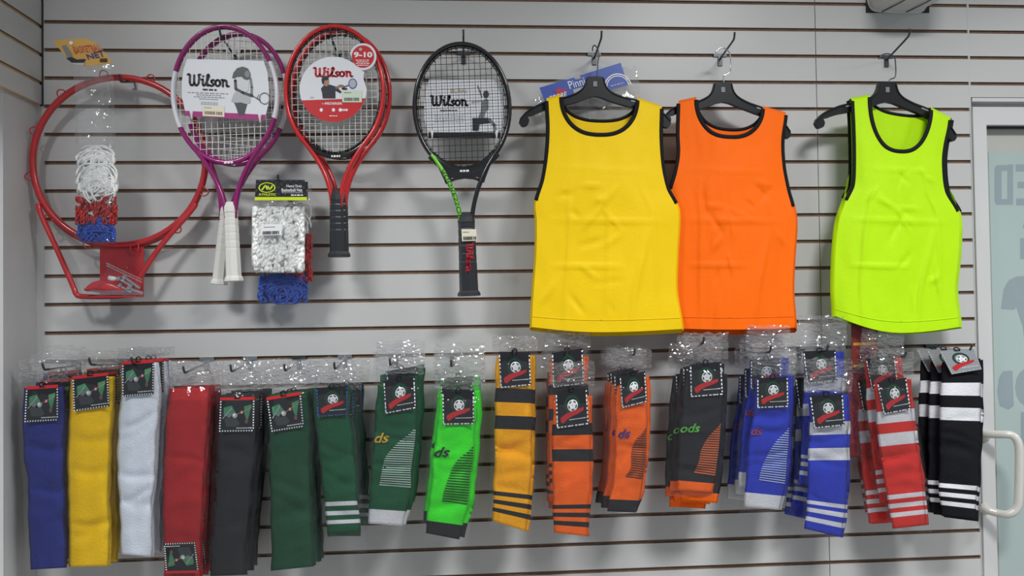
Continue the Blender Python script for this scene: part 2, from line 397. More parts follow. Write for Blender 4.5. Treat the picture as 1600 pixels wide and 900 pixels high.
# ------------------------------------------------------------------ rackets
def racket(name, label, H, butt, a, bb, tg, d, cols, strings, grip, gw, cat='racket', group=None, vmat=None, white_sides=False, bridge_w=4.0, grommet=None, s_r=0.0008):
    root = thing(name, at(*butt, d), label, cat, group)
    ax = Vector((butt[0]-H[0], butt[1]-H[1])); Lb = ax.length; e = ax/Lb; n = Vector((e.y, -e.x))   # n: to the right
    def W(s_, t_, dd=0.0):
        q = Vector(H) + n*s_ + e*t_; return at(q.x, q.y, d+dd)
    th = math.radians(47)
    pE = (a*math.cos(th), bb*math.sin(th)); tE = (-a*math.sin(th), bb*math.cos(th))
    lt = math.hypot(*tE); tE = (tE[0]/lt, tE[1]/lt)
    gs = gw*0.28
    side = []
    P0 = Vector((gs, tg+14)); P1 = Vector((gs+1, tg-bb*0.32)); P3 = Vector(pE); P2 = P3 + Vector(tE)*(bb*0.34)
    for k in range(14):
        t = k/14; side.append(P0*(1-t)**3 + P1*3*t*(1-t)**2 + P2*3*t*t*(1-t) + P3*t**3)
    head = [Vector((a*math.cos(q), bb*math.sin(q))) for q in [th-(math.pi+2*th)*k/56 for k in range(57)]]
    path = side + head + [Vector((-p.x, p.y)) for p in side[::-1]]
    wp = [W(p.x, p.y) for p in path]
    def mf(i):
        p = path[i]
        if vmat and p.x < 0 and p.y > bb*0.70: return vmat
        if white_sides and -0.42*bb < p.y < 0.44*bb: return cols[1]
        return cols[0]
    m = MB(); m.tube(wp, (0.0105, 0.0064), cols[0], 10, flat=True, mfun=mf); m.build('frame', root, True)
    arc = [Vector((a*math.cos(q), bb*math.sin(q))) for q in [th+(math.pi-2*th)*k/24 for k in range(25)]]
    m = MB(); m.tube([W(p.x, p.y) for p in arc], (0.0085, bridge_w*0.0018), cols[2], 8, flat=True)
    if bridge_w > 5: 
        m.tube([W(x, y) for x, y in ((-a*.42, bb*1.17), (-a*.2, bb*1.11), (0, bb*1.09), (a*.2, bb*1.11), (a*.42, bb*1.17))], (0.007, 0.006), cols[2], 8, flat=True)
        up_ = [(a*math.cos(q), bb*math.sin(q)) for q in [math.radians(z) for z in range(50, 131, 5)]]
        m.slab([W(x, y, .006) for x, y in up_] + [W(x, y, .006) for x, y in ((-a*.40, bb*1.19), (-a*.22, bb*1.12), (0, bb*1.095), (a*.22, bb*1.12), (a*.40, bb*1.19))], .012, cols[2])
    br = m.build('bridge', root, True)
    pq = Print(lambda u, v, off: W(u, v, off), 0.0092); pq.dashes(-7, 7, bb*1.0, 3, WHITE, 0, 3); pq.build('bridge_print', br)
    m = MB()
    for k in range(16):
        s_ = a*(-0.94+1.88*(k+.5)/16); t_ = bb*math.sqrt(1-(s_/a)**2)
        m.tube([W(s_, -t_, .001), W(s_, t_, .001)], s_r, strings, 4)
    for k in range(19):
        t_ = bb*(-0.94+1.88*(k+.5)/19); s_ = a*math.sqrt(1-(t_/bb)**2)
        m.tube([W(-s_, t_, -.0005), W(s_, t_, -.0005)], s_r, strings, 4)
    m.build('strings', root)
    if grommet:
        m = MB(); m.tube([W(.93*a*math.cos(q), .945*bb*math.sin(q)) for q in [k*math.pi/24 for k in range(48)]], (0.006, 0.0014), grommet, 6, flat=True, closed=True)
        for k in range(34):
            q = 2*math.pi*k/34; m.tube([W(.90*a*math.cos(q), .915*bb*math.sin(q)), W(.95*a*math.cos(q), .96*bb*math.sin(q))], 0.0018, grommet, 5)
        m.build('grommet_strip', root, True)
    # grip with wrap ridges, collar and butt cap
    m = MB(); rr = []; pp = []
    N = 44
    for k in range(N+1):
        t = k/N; f = 0.88+0.12*t; saw = (t*9) % 1.0
        hw = gw*0.5*f*0.00178 - (0.0007 if saw < 0.12 else 0)
        pp.append(W(0, lerp(tg, Lb-6, t))); rr.append((hw*0.86, hw))
    m.tube(pp, rr, grip, 8, flat=True); g = m.build('grip', root, False)
    m = MB(); hw = gw*0.5*0.00178
    m.tube([W(0, Lb-9), W(0, Lb-5), W(0, Lb-1), W(0, Lb)], [(hw*.88, hw*1.0), (hw*1.05, hw*1.2), (hw*1.08, hw*1.24), (hw*.9, hw*1.05)], grip, 8, flat=True); m.build('butt_cap', root)
    m = MB(); m.tube([W(0, tg-12), W(0, tg-4), W(0, tg+4)], [(hw*.5, hw*.55), (hw*.78, hw*.88), (hw*.84, hw*.92)], grip, 8, flat=True); m.build('grip_collar', root)
    W.side = side
    return root, W, g

PURP = mat('racket_purple', (142, 28, 104), 0.22, coat=0.4); RWHITE = mat('racket_white', (222, 222, 228), 0.25, coat=0.4)
RRED = mat('racket_red', (202, 36, 38), 0.22, coat=0.4); RBLACK = mat('racket_black', (24, 25, 28), 0.2, coat=0.5)
RGREEN = mat('racket_green', (120, 205, 60), 0.3); STRW = mat('string_white', (225, 225, 220), 0.4); STRK = mat('string_black', (32, 32, 36), 0.4)
GRIPW = mat('grip_white', (222, 220, 212), 0.5); GRIPK = mat('grip_black', (40, 42, 46), 0.3)

def card_slab(name, root, quad, pts, m, thick=0.0012, off=0.0):
    b = MB(); b.slab([quad.P(u, v, off) for u, v in pts], thick, m); return b.build(name, root)
BARREL = [(0.06, 0.0), (0.94, 0.0), (0.985, 0.2), (1.0, 0.45), (1.0, 0.7), (0.95, 1.0), (0.05, 1.0), (0.0, 0.65), (0.0, 0.4), (0.02, 0.18)]

# purple pair
back, _, _ = racket('tennis_racket', 'purple and white tennis racket with white grip, tilted behind the other purple one', (371, 155), (342, 445), 77, 102, 178, 0.068, (PURP, RWHITE, PURP), STRW, GRIPW, 21, group='tennis rackets', white_sides=True)
front, W, _ = racket('tennis_racket', 'purple and white tennis racket hung in front with large white photo card', (352, 148), (365.5, 440), 81, 106, 180, 0.105, (PURP, RWHITE, PURP), STRW, GRIPW, 22.5, group='tennis rackets', white_sides=True)
q = Quad([(284, 92), (420, 95), (420, 188), (284, 181)], 0.120)
c = card_slab('photo_card', front, q, BARREL, CARDW)
pr = Print(q.P); PP = mat('print_magenta', (168, 45, 122), 0.3)
pr.poly([(0.04, .91), (.965, .91), (.95, 1), (.05, 1)], PP)
logo(pr, .07, .26, .54, .47, BLACK)
pr.dashes(.24, .40, .525, .03, BLACK, n=3)
for k, (u0, u1) in enumerate(((.07, .55), (.17, .45), (.14, .49), (.2, .42))): pr.dashes(u0, u1, .585+.035*k, .012, PGREY, n=9)
pr.dashes(.22, .42, .76, .05, PLGREY, n=5)
# tennis player picture
U = lambda L: [((x/7.5-24)/136, (y/7.5-12)/91) for x, y in L]
pr.poly(U([(790, 580), (950, 590), (932, 650), (910, 735), (845, 735), (822, 655)]), PDGREY, 1)
pr.poly(U([(800, 470), (860, 450), (930, 468), (985, 530), (985, 580), (940, 600), (870, 582), (815, 590), (760, 575), (780, 510)]), PLGREY, 2)
pr.poly(U([(800, 300), (860, 280), (940, 305), (968, 340), (962, 440), (900, 475), (850, 482), (800, 440)]), mat('print_blouse', (205, 205, 207), .4), 3)
pr.poly(U([(770, 300), (785, 240), (830, 185), (895, 165), (955, 185), (985, 240), (985, 285), (950, 320), (915, 315), (880, 285), (830, 290), (800, 305)]), PDGREY, 4)
pr.disc(*U([(948, 252)])[0], .030, .058, PGREY, 5)
pr.line(U([(808, 330), (815, 430), (900, 470), (1005, 500)]), .032, PDGREY, 5, 1.5, True); pr.line(U([(985, 300), (1000, 400), (998, 490)]), .026, PGREY, 5, 1.5, True)
pr.line(U([(1020, 505), (1090, 545)]), .008, BLACK, 5, 1.5); pr.ring(*U([(1152, 525)])[0], .062, .10, .12, PDGREY, 5); pr.line(U([(1085, 480), (1065, 520), (1110, 575)]), .006, BLACK, 5, 1.5)
pr.rect(.24, .80, .49, .985, STICKER, 4); pr.barcode(.265, .90, .47, .955, mat('barcode_brown', (110, 90, 62), .6), 5, 11); pr.dashes(.26, .34, .84, .015, PGREY, 5, 3)
pr.build('printed_design', c)
for u in (.115, .9): m = MB(); m.tube([q.P(u, .92, .002), q.P(u, .93, .003), q.P(u, 1.05, .0005)], [.004, .0045, .001], WHITE, 8); m.build('card_tie', front)

# red pair
racket('tennis_racket', 'red junior tennis racket hanging behind the other red one', (533, 148), (534, 402), 76, 98, 160, 0.068, (RRED, RRED, RBLACK), STRW, GRIPK, 21, group='tennis rackets', grommet=RBLACK)
front, W, _ = racket('tennis_racket', 'red junior tennis racket hung in front with round card marked 9-10', (523, 143), (527, 402), 76, 101, 166, 0.105, (RRED, RRED, RBLACK), STRW, GRIPK, 22, group='tennis rackets', grommet=RBLACK)
q = Quad([(468, 88), (574, 88), (574, 191), (468, 191)], 0.120)
pts = []
for k in range(48):
    a_ = 2*math.pi*k/48; pts.append((.495+.495*math.cos(a_), .5+.495*math.sin(a_)))
pts = [p for p in pts if not (p[0] > .80 and p[1] < .46)]
# badge joins the disc at the upper right
bad = [(.935+.20*math.cos(t), .005+.205*math.sin(t)) for t in [math.radians(z) for z in range(-165, 100, 12)]]
lo = [p for p in pts if p[1] >= .46 or p[0] < .5]; 
ordered = [p for p in pts if p[0] <= .80 and p[1] < .5]
ordered.sort(key=lambda p: math.atan2(p[1]-.5, p[0]-.495))
low = [p for p in pts if p[1] >= .46]; low.sort(key=lambda p: math.atan2(p[1]-.5, p[0]-.495))
outline = [p for p in ordered] + bad + [(.955, .24), (.94, .33)] + [p for p in low if p not in ordered]
c = card_slab('photo_card', front, q, outline, CARDW)
pr = Print(q.P)
arc = [(.495+.495*math.cos(t), .5+.495*math.sin(t)) for t in [math.radians(z) for z in range(16, 165, 8)]]
pr.poly(arc, PRED)
logo(pr, .21, .17, .78, .315, PRED)
DSH = mat('print_navy_shirt', (38, 38, 50), .4)
U = lambda L: [((x/5.294-28)/106, (y/5.294-58)/103) for x, y in L]
pr.poly(U([(325, 575), (348, 548), (400, 542), (455, 560), (495, 600), (488, 616), (445, 592), (445, 656), (340, 656), (335, 612)]), DSH, 1)
pr.disc(*U([(368, 520)])[0], .045, .066, SKIN, 2); pr.poly(U([(330, 500), (338, 478), (365, 468), (388, 480), (388, 503), (355, 508), (348, 545), (335, 530)]), BLACK, 3)
pr.line(U([(455, 568), (485, 552), (510, 556)]), .035, SKIN, 3, 1, True); pr.line(U([(505, 575), (535, 577)]), .03, DSH, 3, 1, True)
pr.line(U([(515, 562), (552, 548)]), .014, DSH, 3); pr.disc(*U([(588, 534)])[0], .064, .080, PBLUE, 2); pr.disc(*U([(588, 534)])[0], .050, .064, PLGREY, 3)
pr.rect(.63, .52, .92, .70, mat('price_sticker_green', (205, 215, 195), .5), 4); pr.barcode(.66, .63, .89, .68, PGREEND, 5, 12); pr.dashes(.66, .76, .555, .015, PGREY, 5, 3)
pr.dashes(.16, .22, .625, .02, PLGREY, n=2)
pr.text('FEDERER', .38, .70, .63, .735, WHITE, 2, .02); pr.dashes(.33, .40, .72, .008, WHITE, n=2)
for u in (.32, .5, .6): pr.disc(u, .815, .025, .028, WHITE, 2, 8)
pr.dashes(.62, .72, .815, .03, WHITE, n=3); pr.dashes(.44, .56, .905, .012, WHITE, n=3)
pr.disc(.935, .005, .165, .17, PRED, 2, 24)
pr.text('9-10', .80, -.065, 1.075, .02, WHITE, 3, .04)
pr.disc(.90, -.105, .025, .025, PLGREY, 3, 10)
for k in range(4): pr.dashes(.83+.02*(k % 2), 1.04-.02*(k % 2), .06+.026*k, .012, WHITE, 3, 5)
pr.build('printed_design', c)

# black racket
front, W, g = racket('tennis_racket', 'black tennis racket with green lettered throat and black grip', (722, 168), (733, 463), 74, 99, 176, 0.098, (RBLACK, RBLACK, RBLACK), STRK, GRIPK, 28, group='tennis rackets', vmat=RGREEN, bridge_w=7.0, grommet=RBLACK, s_r=0.00075)
q = Quad([(663, 124), (788, 124), (788, 216), (663, 216)], 0.088)
c = card_slab('photo_card', front, q, BARREL, CARDW)
pr = Print(q.P)
pr.rect(.05, .90, .95, 1.0, BLACK); logo(pr, .08, .275, .54, .455, BLACK)
pr.text('BURN', .33, .17, .52, .235, mat('print_gold', (176, 150, 95), .4), 1)
pr.dashes(.2, .42, .53, .02, BLACK, n=6)
for k in range(3): pr.dashes(.13, .5, .62+.05*k, .012, PLGREY, n=9)
U = lambda L: [((x/5.62-23)/125, (y/5.62-64)/92) for x, y in L]
pr.poly(U([(550, 700), (690, 698), (722, 742), (612, 756), (605, 812), (552, 812)]), mat('print_shorts', (44, 48, 58), .4), 2)
pr.poly(U([(630, 560), (665, 530), (692, 540), (692, 620), (665, 650), (652, 702), (600, 702), (625, 640)]), PGREY, 2)
pr.disc(*U([(670, 492)])[0], .036, .066, PDGREY, 3); pr.line(U([(632, 515), (618, 470), (598, 420)]), .016, PGREY, 3, 1.4, True)
pr.line(U([(700, 712), (742, 760), (752, 826)]), .036, PGREY, 3, 1.4, True); pr.line(U([(548, 560), (640, 550)]), .018, PLGREY, 3, 1.4, True)
pr.build('printed_design', c)
for u in (.10, .9): m = MB(); m.tube([q.P(u, .9, .014), q.P(u, .915, .015), q.P(u, 1.03, .012)], [.003, .0038, .0008], WHITE, 8); m.build('card_tie', front)
def along(u, v, off):
    k = (1-u)*9.4+1.3; i = int(k); a_ = W.side[i]; c_ = W.side[i+1]; p_ = a_.lerp(c_, k-i); t_ = (c_-a_).normalized()
    s_ = (v-.5)*8.0
    return W(-(p_.x + t_.y*s_), p_.y - t_.x*s_, off)
pr = Print(along, 0.0105); DKG = mat('print_leaf_dark', (30, 66, 34), .4)
pr.text('AGGRESSOR', .02, .08, .98, .92, DKG, 1, 0.0); pr.build('throat_lettering', front)
gq = Quad([(725, 378), (746, 378), (747, 452), (723, 452)], 0.1205)
pr = Print(gq.P, 0.0012)
rot = Print(lambda u, v, off: gq.P(.18+.52*(1-v), .03+.60*u, off), 0.0014)
logo(rot, 0, 0, 1, 1, mat('grip_red_print', (196, 40, 52), .4)); rot.build('grip_lettering', g)
sq = Quad([(721, 358), (744, 358), (745, 376), (722, 377)], 0.1225)
b = MB(); b.slab([sq.P(u, v) for u, v in ((0, 0), (1, 0), (1, 1), (0, 1))], .0015, STICKER); st = b.build('price_sticker', front)
pr = Print(sq.P); pr.barcode(.1, .62, .98, .92, BLACK, 1, 9); pr.dashes(.1, .5, .25, .06, PGREY, 1, 3); pr.build('barcode', st)

hook(343, 42, 0.118, 'steel hook carrying the two purple tennis rackets', 2)
hook(516, 44, 0.118, 'steel hook carrying the two red tennis rackets', 2)
hook(724, 46, 0.118, 'steel hook carrying the black tennis racket', 2)

# ------------------------------------------------------------------ hangers and bibs
HTOP = [(-13, 1), (-17, 14), (-27, 24), (-45, 31), (-68, 36), (-85, 42), (-105, 53), (-117, 65)]
HBOT = [(-119, 71), (-114, 78), (-106, 76), (-103, 69), (-106, 62), (-97, 60), (-80, 53), (-50, 46), (-25, 39), (-10, 33), (0, 31)]
def hanger(label, top, left, right, wire, d):
    cx, ty = top
    root = thing('clothes_hanger', at(cx, ty, d), label, 'hanger', 'black plastic clothes hangers')
    for s_, (sx, k) in ((-1, left), (1, right)):
        def Q(x, y): 
            x = -x*s_; f = 1 if abs(x) < 30 else (30+(abs(x)-30)*sx)/abs(x)
            return at(cx+x*f, ty+y+abs(x)*f*k*max(0, (abs(x)-15)/100), d+.007)
        out = crom([(x, y, 0) for x, y in HTOP], 3) + crom([(x, y, 0) for x, y in HBOT[:5]], 3) + crom([(x, y, 0) for x, y in HBOT[5:]], 2)
        pts = [Q(p.x, p.y) for p in out] + [Q(0, 0)]
        if s_ == 1: pts = pts[::-1]
        b = MB(); b.slab(pts, .014, BLACKP)
        rib = [Q(p.x, p.y+2.2) + Vector((0, -.0005, 0)) for p in crom([(x, y, 0) for x, y in HTOP], 3)]
        b.tube(rib, .0022, BLACKP, 6)
        o = b.build('arm', root)
        sl = [Q(x, y) + Vector((0, -.0006, 0)) for x, y in ((-56, 36), (-68, 38.5), (-68, 41), (-56, 38.5))]
        b = MB(); b.slab(sl if s_ == -1 else sl[::-1], .001, PLGREY); b.build('slot_highlight', o)  # pale slab paints the small white highlight at the arm slot
    b = MB(); b.slab([at(cx-3, ty+8, d+.0086), at(cx+3, ty+8, d+.0086), at(cx+3, ty+16, d+.0086), at(cx-3, ty+16, d+.0086)], .001, PGREY); b.build('size_mark', root)
    b = MB(); b.tube([Vector(p) for p in crom([at(x, y, dd) for x, y, dd in wire], 6)], 0.0017, STEEL if cx < 1000 or cx > 1300 else CHROME, 8); b.build('wire_hook', root, True)
    return root

def cloth_bump(u, v, folds, seed):
    y = 0.0
    for (u0, v0, u1, v1, amp, wd) in folds:      # crease from (u0,v0) to (u1,v1)
        dx, dy = u1-u0, v1-v0; L2 = dx*dx+dy*dy
        t = max(0, min(1, ((u-u0)*dx+(v-v0)*dy)/L2)); qx = u-(u0+t*dx); qy = (v-(v0+t*dy))*1.5
        fall = math.sin(math.pi*min(1, max(0, t*0.9+.05)))
        r = math.hypot(qx, qy)/wd
        y += 1.9*amp*fall*math.exp(-r*r)
    y += 0.0032*noise.noise(Vector((u*5, v*4, seed))) + 0.0013*noise.noise(Vector((u*12, v*9, seed+4)))
    # long vertical drape
    y += 0.0055*math.sin(u*9+seed+1.2*v)*min(1, v*1.2)*(.4+.6*abs(2*u-1))
    return y

def bib(label, cloth, Lp, Rp, neck, hem, d, folds, seed, back=(0, 0, 0), backneck=28):
    root = thing('sports_bib', at((Lp[0][0]+Rp[0][0])/2, Lp[0][1], d), label, 'bib', 'sleeveless training bibs')
    TR = mat('bib_trim', (15, 15, 18), 0.75, spec=.25)
    (nlx, nly), (nrx, nry), (nbx, nby) = neck
    def panel(name, dd, dl, drr, nb, hemdy, fl, sd, bulge):
        Lt = sorted((y, x+dl) for x, y in Lp); Rt = sorted((y, x+drr) for x, y in Rp)
        Y0 = min(nly, nry); Y1 = hem[1]
        NV = 96; NU = 30
        rows = []
        tn = (nb-Y0)/(Y1-Y0); KN = 30
        for j in range(NV+1):
            if j <= KN: t = tn*math.sin(j/KN*math.pi/2); e = max(0.0, math.cos(j/KN*math.pi/2))**.8 if j < KN else 0.0
            else: t = lerp(tn, 1.0, (j-KN)/(NV-KN)); e = 0.0
            yr = Y0+t*(Y1-Y0)
            nl = nbx-(nbx-nlx)*e; nr = nbx+(nrx-nbx)*e
            row = []
            for half in (0, 1):
                for i in range(NU+1):
                    s_ = i/NU
                    # heights of shoulder line and hem along the width
                    na = (nly+nry)/2
                    if half == 0: yt = lerp(Lp[0][1], lerp(na, nly, e), s_); yh = lerp(hem[0], hem[1], math.sin(s_*math.pi/2))
                    else: yt = lerp(lerp(na, nry, e), Rp[0][1], s_); yh = lerp(hem[1], hem[2], 1-math.cos(s_*math.pi/2))
                    y = yr + (yt-Y0)*(1-t)**7 + (yh-Y1+hemdy)*t**6
                    if half == 0: x = lerp(interp(Lt, y), nl, s_); u = s_*.5
                    else: x = lerp(nr, interp(Rt, y), s_); u = .5+s_*.5
                    uu = (x-interp(Lt, y))/(interp(Rt, y)-interp(Lt, y))
                    vv = t
                    dep = dd + bulge*(1-abs(2*uu-1)**2.5)*(0.35+0.65*min(1, vv*3)) + cloth_bump(uu, vv, fl, sd)
                    row.append(at(x, y, dep))
            rows.append((row, e))
        m = MB(); M = 2*(NU+1); vs = [p for r, _ in rows for p in r]; fs = []
        for j in range(NV):
            for i in range(M-1):
                if i == NU: continue
                a_ = j*M+i; fs.append((a_, a_+M, a_+M+1, a_+1))
        m.add(vs, fs, cloth); o = m.build(name, root, True)
        jn = max(j for j in range(NV+1) if rows[j][1] > 0)
        neckl = [rows[j][0][NU] for j in range(jn+1)]; neckr = [rows[j][0][NU+1] for j in range(jn+1)]
        mid = rows[min(jn+1, NV)][0][NU]
        ncurve = neckl + [mid] + neckr[::-1]
        def edge(i, y1):
            return [r[i] for r, _ in rows if r[i].z >= y1]
        zl = at(*[p for p in Lp if len(p)][ARM_L], d).z; zr = at(*Rp[ARM_R], d).z
        return o, ncurve, edge(0, zl), edge(M-1, zr), rows
    global ARM_L, ARM_R
    ARM_L, ARM_R = back_idx[0], back_idx[1]
    of, nc, al, ar, rf = panel('front_panel', d+.006, 0, 0, nby, 0, folds, seed, .016)
    ob, nc2, al2, ar2, rb = panel('back_panel', d-.020, back[0], back[1], nby-backneck, back[2], [], seed+9, -.004)
    def trim(nm, cv, w_=.0078):
        b = MB(); b.tube(cv, (0.0026, w_*.74), TR, 8, flat=True); b.build(nm, root, True)
    trim('neck_trim', nc); trim('armhole_trim', al, .0074); trim('armhole_trim', ar, .0074)
    trim('back_neck_trim', nc2, .006); trim('back_armhole_trim', al2, .006); trim('back_armhole_trim', ar2, .006)
    # side gussets join the two panels below the armholes
    m = MB()
    for col in (0, -1):
        fr_ = [r[col] for r, _ in rf]; bk = [r[col] for r, _ in rb]
        ks = [j for j in range(len(fr_)) if fr_[j].z < (al[-1].z if col == 0 else ar[-1].z)+.004]
        vs = []
        for j in ks: vs += [fr_[j], (fr_[j]+bk[j])*.5 + Vector((-.006 if col == 0 else .006, 0, 0)), bk[j]]
        fs = []
        for q_ in range(len(ks)-1):
            for h in (0, 1): fs.append((q_*3+h, q_*3+h+1, q_*3+h+4, q_*3+h+3))
        m.add(vs, fs, cloth); m.build('side_seam', root, True); m = MB()
    # shoulder seams bridge over the hanger
    m = MB()
    A = rf[0][0]; B = rb[0][0]; n = len(A)
    vs = []; fs = []
    for i in range(n):
        vs += [A[i], (A[i]+B[i])*.5 + Vector((0, 0, .008)), B[i]]
    for a0, a1 in ((0, n//2-1), (n//2, n-1)):
        m = MB(); fs = []
        for i in range(a0, a1):
            for h in (0, 1): fs.append((i*3+h-a0*3, i*3+h+1-a0*3, i*3+h+4-a0*3, i*3+h+3-a0*3))
        m.add(vs[a0*3:(a1+1)*3], fs, cloth); m.build('shoulder', root, True)
    # hem stitching
    b = MB()
    jh = len(rf)-5
    for dj in (0,):
        b.tube([p+Vector((0, -.0006, 0)) for p in rf[jh+dj][0]], (0.0008, 0.0009), cloth, 5, flat=True)
    b.build('hem_stitch', root, True)
    return root

YEL = mat('bib_yellow', (242, 202, 0), 0.6, spec=.25, bump=(160, .12)); ORA = mat('bib_orange', (255, 108, 0), 0.6, spec=.2, bump=(160, .12)); NEO = mat('bib_neon', (184, 232, 0), 0.6, spec=.25, bump=(160, .12))
def box_folds(rnd, n):
    """packing creases: a cross of soft lines plus small radiating pulls"""
    fl = [(.1, .52, .9, .53, .0022, .012), (.12, .72, .62, .72, .0025, .010), (.1, .30, .85, .31, .0012, .010), (.24, .35, .22, .98, .0028, .016), (.66, .99, .80, .55, .0035, .020), (.50, .34, .52, .95, .0014, .012), (.78, .3, .9, .95, .0025, .018)]
    for k in range(n):
        u = rnd.uniform(.12, .85); v = rnd.uniform(.3, .92); a_ = rnd.uniform(-.9, .9)+(math.pi/2 if rnd.random() < .4 else 0); L = rnd.uniform(.08, .26)
        fl.append((u, v, u+L*math.cos(a_), v+L*math.sin(a_)*.7, rnd.choice((-1, 1))*rnd.uniform(.0012, .003), rnd.uniform(.008, .018)))
    for k in range(5):
        a_ = rnd.uniform(0, 6.28); fl.append((.46, .47, .46+.22*math.cos(a_), .47+.13*math.sin(a_), .002, .010))
    return fl
rnd = random.Random(3)
back_idx = (4, 4)
bib('yellow sleeveless bib with black trim on the leftmost of the three hangers', YEL,
    [(854, 158), (856, 200), (854, 240), (848, 280), (837, 318), (839, 345), (838, 400), (834, 455), (831, 512)],
    [(1034, 170), (1033, 220), (1036, 260), (1044, 295), (1058, 322), (1060, 345), (1057, 400), (1056, 455), (1065, 514)],
    ((877, 152), (996, 157), (938, 210)), (511, 519, 514), .118, box_folds(rnd, 12), 1.0, (0, 0, 6), 22)
back_idx = (4, 4)
bib('bright orange sleeveless bib with black trim on the middle hanger', ORA,
    [(1060, 162), (1059, 210), (1060, 240), (1055, 270), (1047, 300), (1050, 340), (1052, 400), (1053, 455), (1054, 512)],
    [(1228, 180), (1223, 220), (1225, 260), (1232, 297), (1240, 326), (1243, 350), (1240, 400), (1238, 455), (1242, 512)],
    ((1088, 156), (1192, 170), (1140, 212)), (513, 515, 512), .088, box_folds(rnd, 12), 2.3, (0, 0, 8), 12)
back_idx = (4, 4)
bib('neon yellow green sleeveless bib with black trim on the rightmost hanger', NEO,
    [(1332, 158), (1334, 200), (1335, 250), (1333, 290), (1322, 313), (1311, 345), (1306, 390), (1304, 450), (1306, 490)],
    [(1484, 188), (1476, 230), (1474, 260), (1479, 300), (1497, 332), (1499, 355), (1497, 400), (1492, 455), (1498, 510)],
    ((1359, 152), (1455, 172), (1408, 235)), (494, 520, 511), .105, box_folds(rnd, 12), 4.1, (-7, 4, 2), 62)
hanger('black plastic clothes hanger holding the yellow bib', (930, 119), (1.0, 0.0), (1.0, 0.02),
       [(933, 121, .106), (934, 100, .106), (935.5, 85, .106), (933, 75, .103), (929, 71, .099), (926, 74, .094), (926, 80, .092)], .106)
hanger('black plastic clothes hanger holding the orange bib', (1130, 128), (.70, -.14), (.86, .10),
       [(1131, 129, .076), (1131, 119, .076), (1141, 111, .076), (1141, 88, .077), (1136, 78, .079), (1126, 75, .080), (1118, 82, .080)], .076)
hanger('black plastic clothes hanger holding the neon bib', (1387, 128), (.93, -.06), (.88, .14),
       [(1388, 129, .093), (1391, 124, .093), (1399, 119, .093), (1399, 96, .093), (1396, 88, .093), (1387, 84, .093), (1378, 86, .093), (1373, 92, .093)], .093)
hook(940, 48, 0.115, 'steel hook carrying the hanger of the yellow bib', 2)
hook(1148, 50, 0.118, 'steel hook carrying the hanger of the orange bib', 2)
hook(1422, 45, 0.118, 'steel hook carrying the hanger of the neon bib', 2)

# ------------------------------------------------------------------ film bags
def bag_mesh(mb, Lf, Rf, y0, y1, dfun, seed, ycr, amp=.004, NU=17, NV=46, mats=None):
    """crinkled sheet between edges Lf(y), Rf(y) from y0 to y1; above ycr it is crumpled"""
    m0, m1 = mats or (FILM, FILMC)
    vs = []
    rn = random.Random(int(seed*100))
    ys = [lerp(y0, y1, j/NV) for j in range(NV+1)]
    if ycr > y0+6:
        n1 = NV//2; ys = [lerp(y0, ycr, j/n1) for j in range(n1)] + [lerp(ycr, y1, j/(NV-n1)) for j in range(NV-n1+1)]
    for j, y in enumerate(ys):
        cr_ = y < ycr; a_ = amp*(1.15 if cr_ else 0.5)
        for i in range(NU+1):
            u = i/NU
            x = lerp(Lf(y), Rf(y), u)+rn.uniform(-1, 1)*.8
            yy = y + (rn.uniform(-2.2, 2.2) if j == 0 else rn.uniform(-.8, .8))
            if y < ycr: x += 1.6*noise.noise(Vector((u*6, y*.07, seed)))
            w_ = a_*(noise.noise(Vector((x*.09, y*.05, seed)))*1.2 + noise.noise(Vector((x*.25, y*.2, seed+3)))*.9 + rn.uniform(-.4, .4)*(3.0 if cr_ else 1))
            if not cr_ and rn.random() < .05: w_ += rn.uniform(.001, .003)
            vs.append(at(x, yy, dfun(u, y)+w_))
    o = len(mb.v)
    for j in range(len(ys)-1):
        m = m1 if ys[j] < ycr-2 or (ycr > y0+6 and ys[j] > y1-7) else m0
        fs = []
        for i in range(NU):
            a_ = j*(NU+1)+i
            if (i+j) % 2: fs += [(a_, a_+NU+1, a_+NU+2), (a_, a_+NU+2, a_+1)]
            else: fs += [(a_, a_+NU+1, a_+1), (a_+1, a_+NU+1, a_+NU+2)]
        for f in fs: mb.f.append([q_+o for q_ in f]); mb.m.append(mb.mi(m))
    mb.v += vs

# ------------------------------------------------------------------ sock packs
SOCKM = {}
def sm(rgb):
    if rgb not in SOCKM: SOCKM[rgb] = mat('sock_knit_%02d' % len(SOCKM), rgb, 0.85, bump=(260, .5), spec=.2, vary=(30, .05))
    return SOCKM[rgb]

